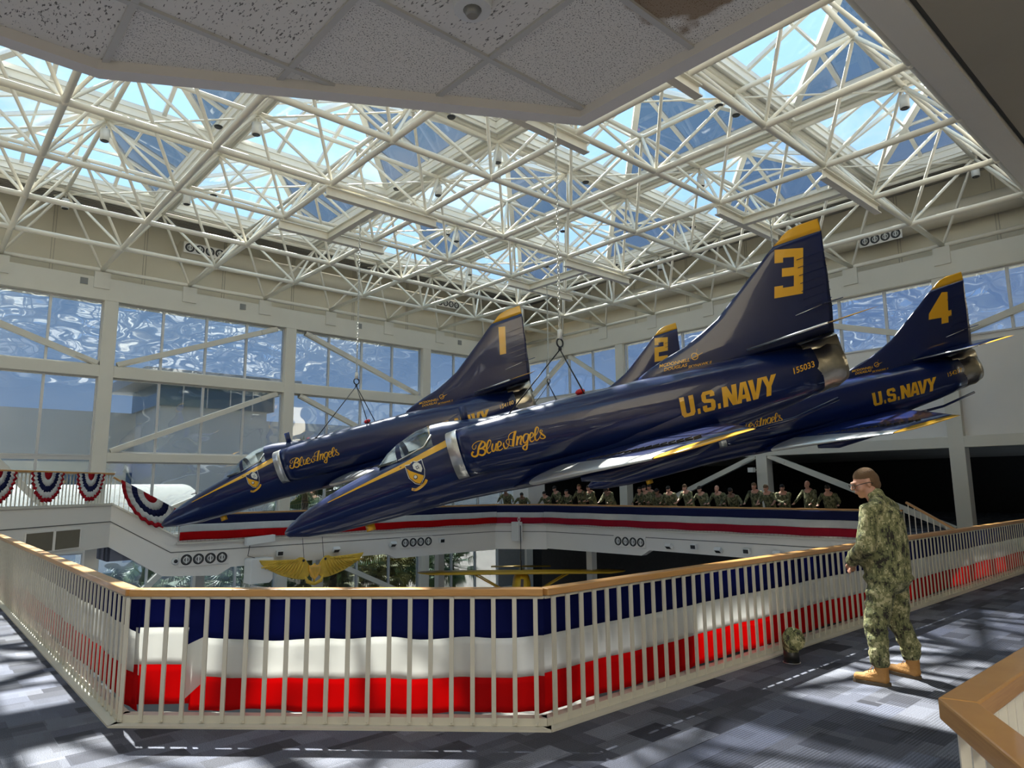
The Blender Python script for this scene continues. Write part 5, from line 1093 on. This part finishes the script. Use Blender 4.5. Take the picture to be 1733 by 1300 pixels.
def palm(x, y, h, lb, sc_=1., m1=leaf, n=46, dry=0):
    h = h-1.3 if h < 4 else h
    t = tag(empty('palm_tree', (x, y, -4.6)), lb, 'palm tree', 'palms outside the lower windows'); MB().tube([(0, 0, 0), (.1, 0, h*.5), (0, .1, h)], [.22, .17, .16], 10).build('trunk', trunk, t)
    mb = MB(); random.seed(int(x*10+y))
    for k in range(n):
        a = random.uniform(0, 2*pi); el = random.uniform(-.7, 1.2); d = Vector((cos(a)*cos(el), sin(a)*cos(el), sin(el))); c = Vector((0, .1, h)); e_ = c+d*1.0*sc_; u = d.cross(Vector((0, 0, 1))).normalized(); w = u.cross(d)
        mb.tube([c, e_], .015, 4)
        for q in range(15):
            th = -1.25+2.5*q/14; dd = (d*cos(th)+u*sin(th)).normalized(); tip = e_+dd*.85*sc_*(1-.25*abs(th))+Vector((0, 0, -.28*abs(th)-.15)); mid = e_+dd*.45*sc_; s_ = dd.cross(w).normalized()*.035*sc_
            vv = [mb.bm.verts.new(p) for p in (e_-s_*.3, mid-s_, tip, mid+s_, e_+s_*.3)]; f_ = mb.bm.faces.new(vv)
    mb.build('fronds', m1, t, recalc=False)
    return t
palm(5.2, 33.6, 3.4, 'green palm behind the lower glass right of the left stair column'); palm(7.0, 34.8, 2.9, 'bushy palm in the lower window below the steps'); palm(3.6, 35.5, 3.6, 'palm crown at the far left lower window'); palm(11.2, 35.5, 3.0, 'dark palm left of the white pod', 1.1)
palm(14.4, 34.5, 3.3, 'palm directly behind the gold wings emblem', 1.2); palm(18.4, 34.4, 3.3, 'yellow-green palm right of the gold wings emblem', 1.25, leaf2, 44); palm(21.2, 34.2, 3.5, 'yellow-green palm behind the small plane\'s left wing', 1.2, leaf2, 40); palm(17.2, 37.5, 4.4, 'taller palm further back behind the gold wings', 1.3); palm(24.4, 35, 3.2, 'palm in the lower window nearest the dark hall', 1.1)
palm(15.6, 33.6, 7.2, 'tall palm crown above balcony level right of the lead jet\'s belly', 1.2, leaf2); palm(17.8, 34.6, 7.0, 'second tall palm crown above balcony level near the big jet\'s canopy', 1.2)

# unseen lamps added behind the camera to brighten the overhead tiles
for k, (x, y) in enumerate(((-3.5, -1.5), (-.4, -1.5), (-3.5, -4.5), (-.4, -4.5), (1.4, -3.0), (-5.2, -3.0))):
    t = tag(empty('added_fill_lamp', (x, y, 3.54)), 'unseen ceiling lamp added behind the viewpoint to light the overhead tiles, number %s' % ['one', 'two', 'three', 'four', 'five', 'six'][k], 'ceiling light', 'added ceiling lamps')
    MB().box(-.62, .62, -.32, .32, -.03, .0).build('frame', ltw, t)
    ld = bpy.data.lights.new('added_fill', 'AREA'); ld.shape = 'RECTANGLE'; ld.size = 1.2; ld.size_y = .6; ld.energy = 150; ld.color = (1, .93, .80); lo = bpy.data.objects.new('added_fill_light', ld); COL.objects.link(lo); lo.parent = t; lo.location = (0, 0, -.04)

palm(8.8, 33.4, 2.9, 'bushy palm behind the lower glass under the first air nozzles', 1.2); palm(12.8, 33.2, 3.0, 'palm right of the white pod behind the lower glass', 1.2); palm(16.2, 33.0, 3.2, 'palm under the right tip of the gold wings', 1.2, leaf2); palm(19.8, 33.2, 3.2, 'palm between two yellow-green palms in the lower window', 1.1, leaf2)
t = tag(empty('hedge', (15, 44, -4.6)), 'low dark green hedge line beyond the palms outside', 'hedge'); mb = MB()
for k in range(26): mb.sphere((-14+k*1.15, random.uniform(-.4, .4), .5), (random.uniform(.7, 1.0), .8, random.uniform(.8, 1.4)), 9, 6)
mb.build('foliage', leaf, t)

palm(22.8, 33.2, 3.1, 'palm left of the grey panel in the last lower window', 1.1); palm(25.6, 34.4, 3.0, 'palm seen past the small plane\'s left wing tip in the last lower window', 1.1)
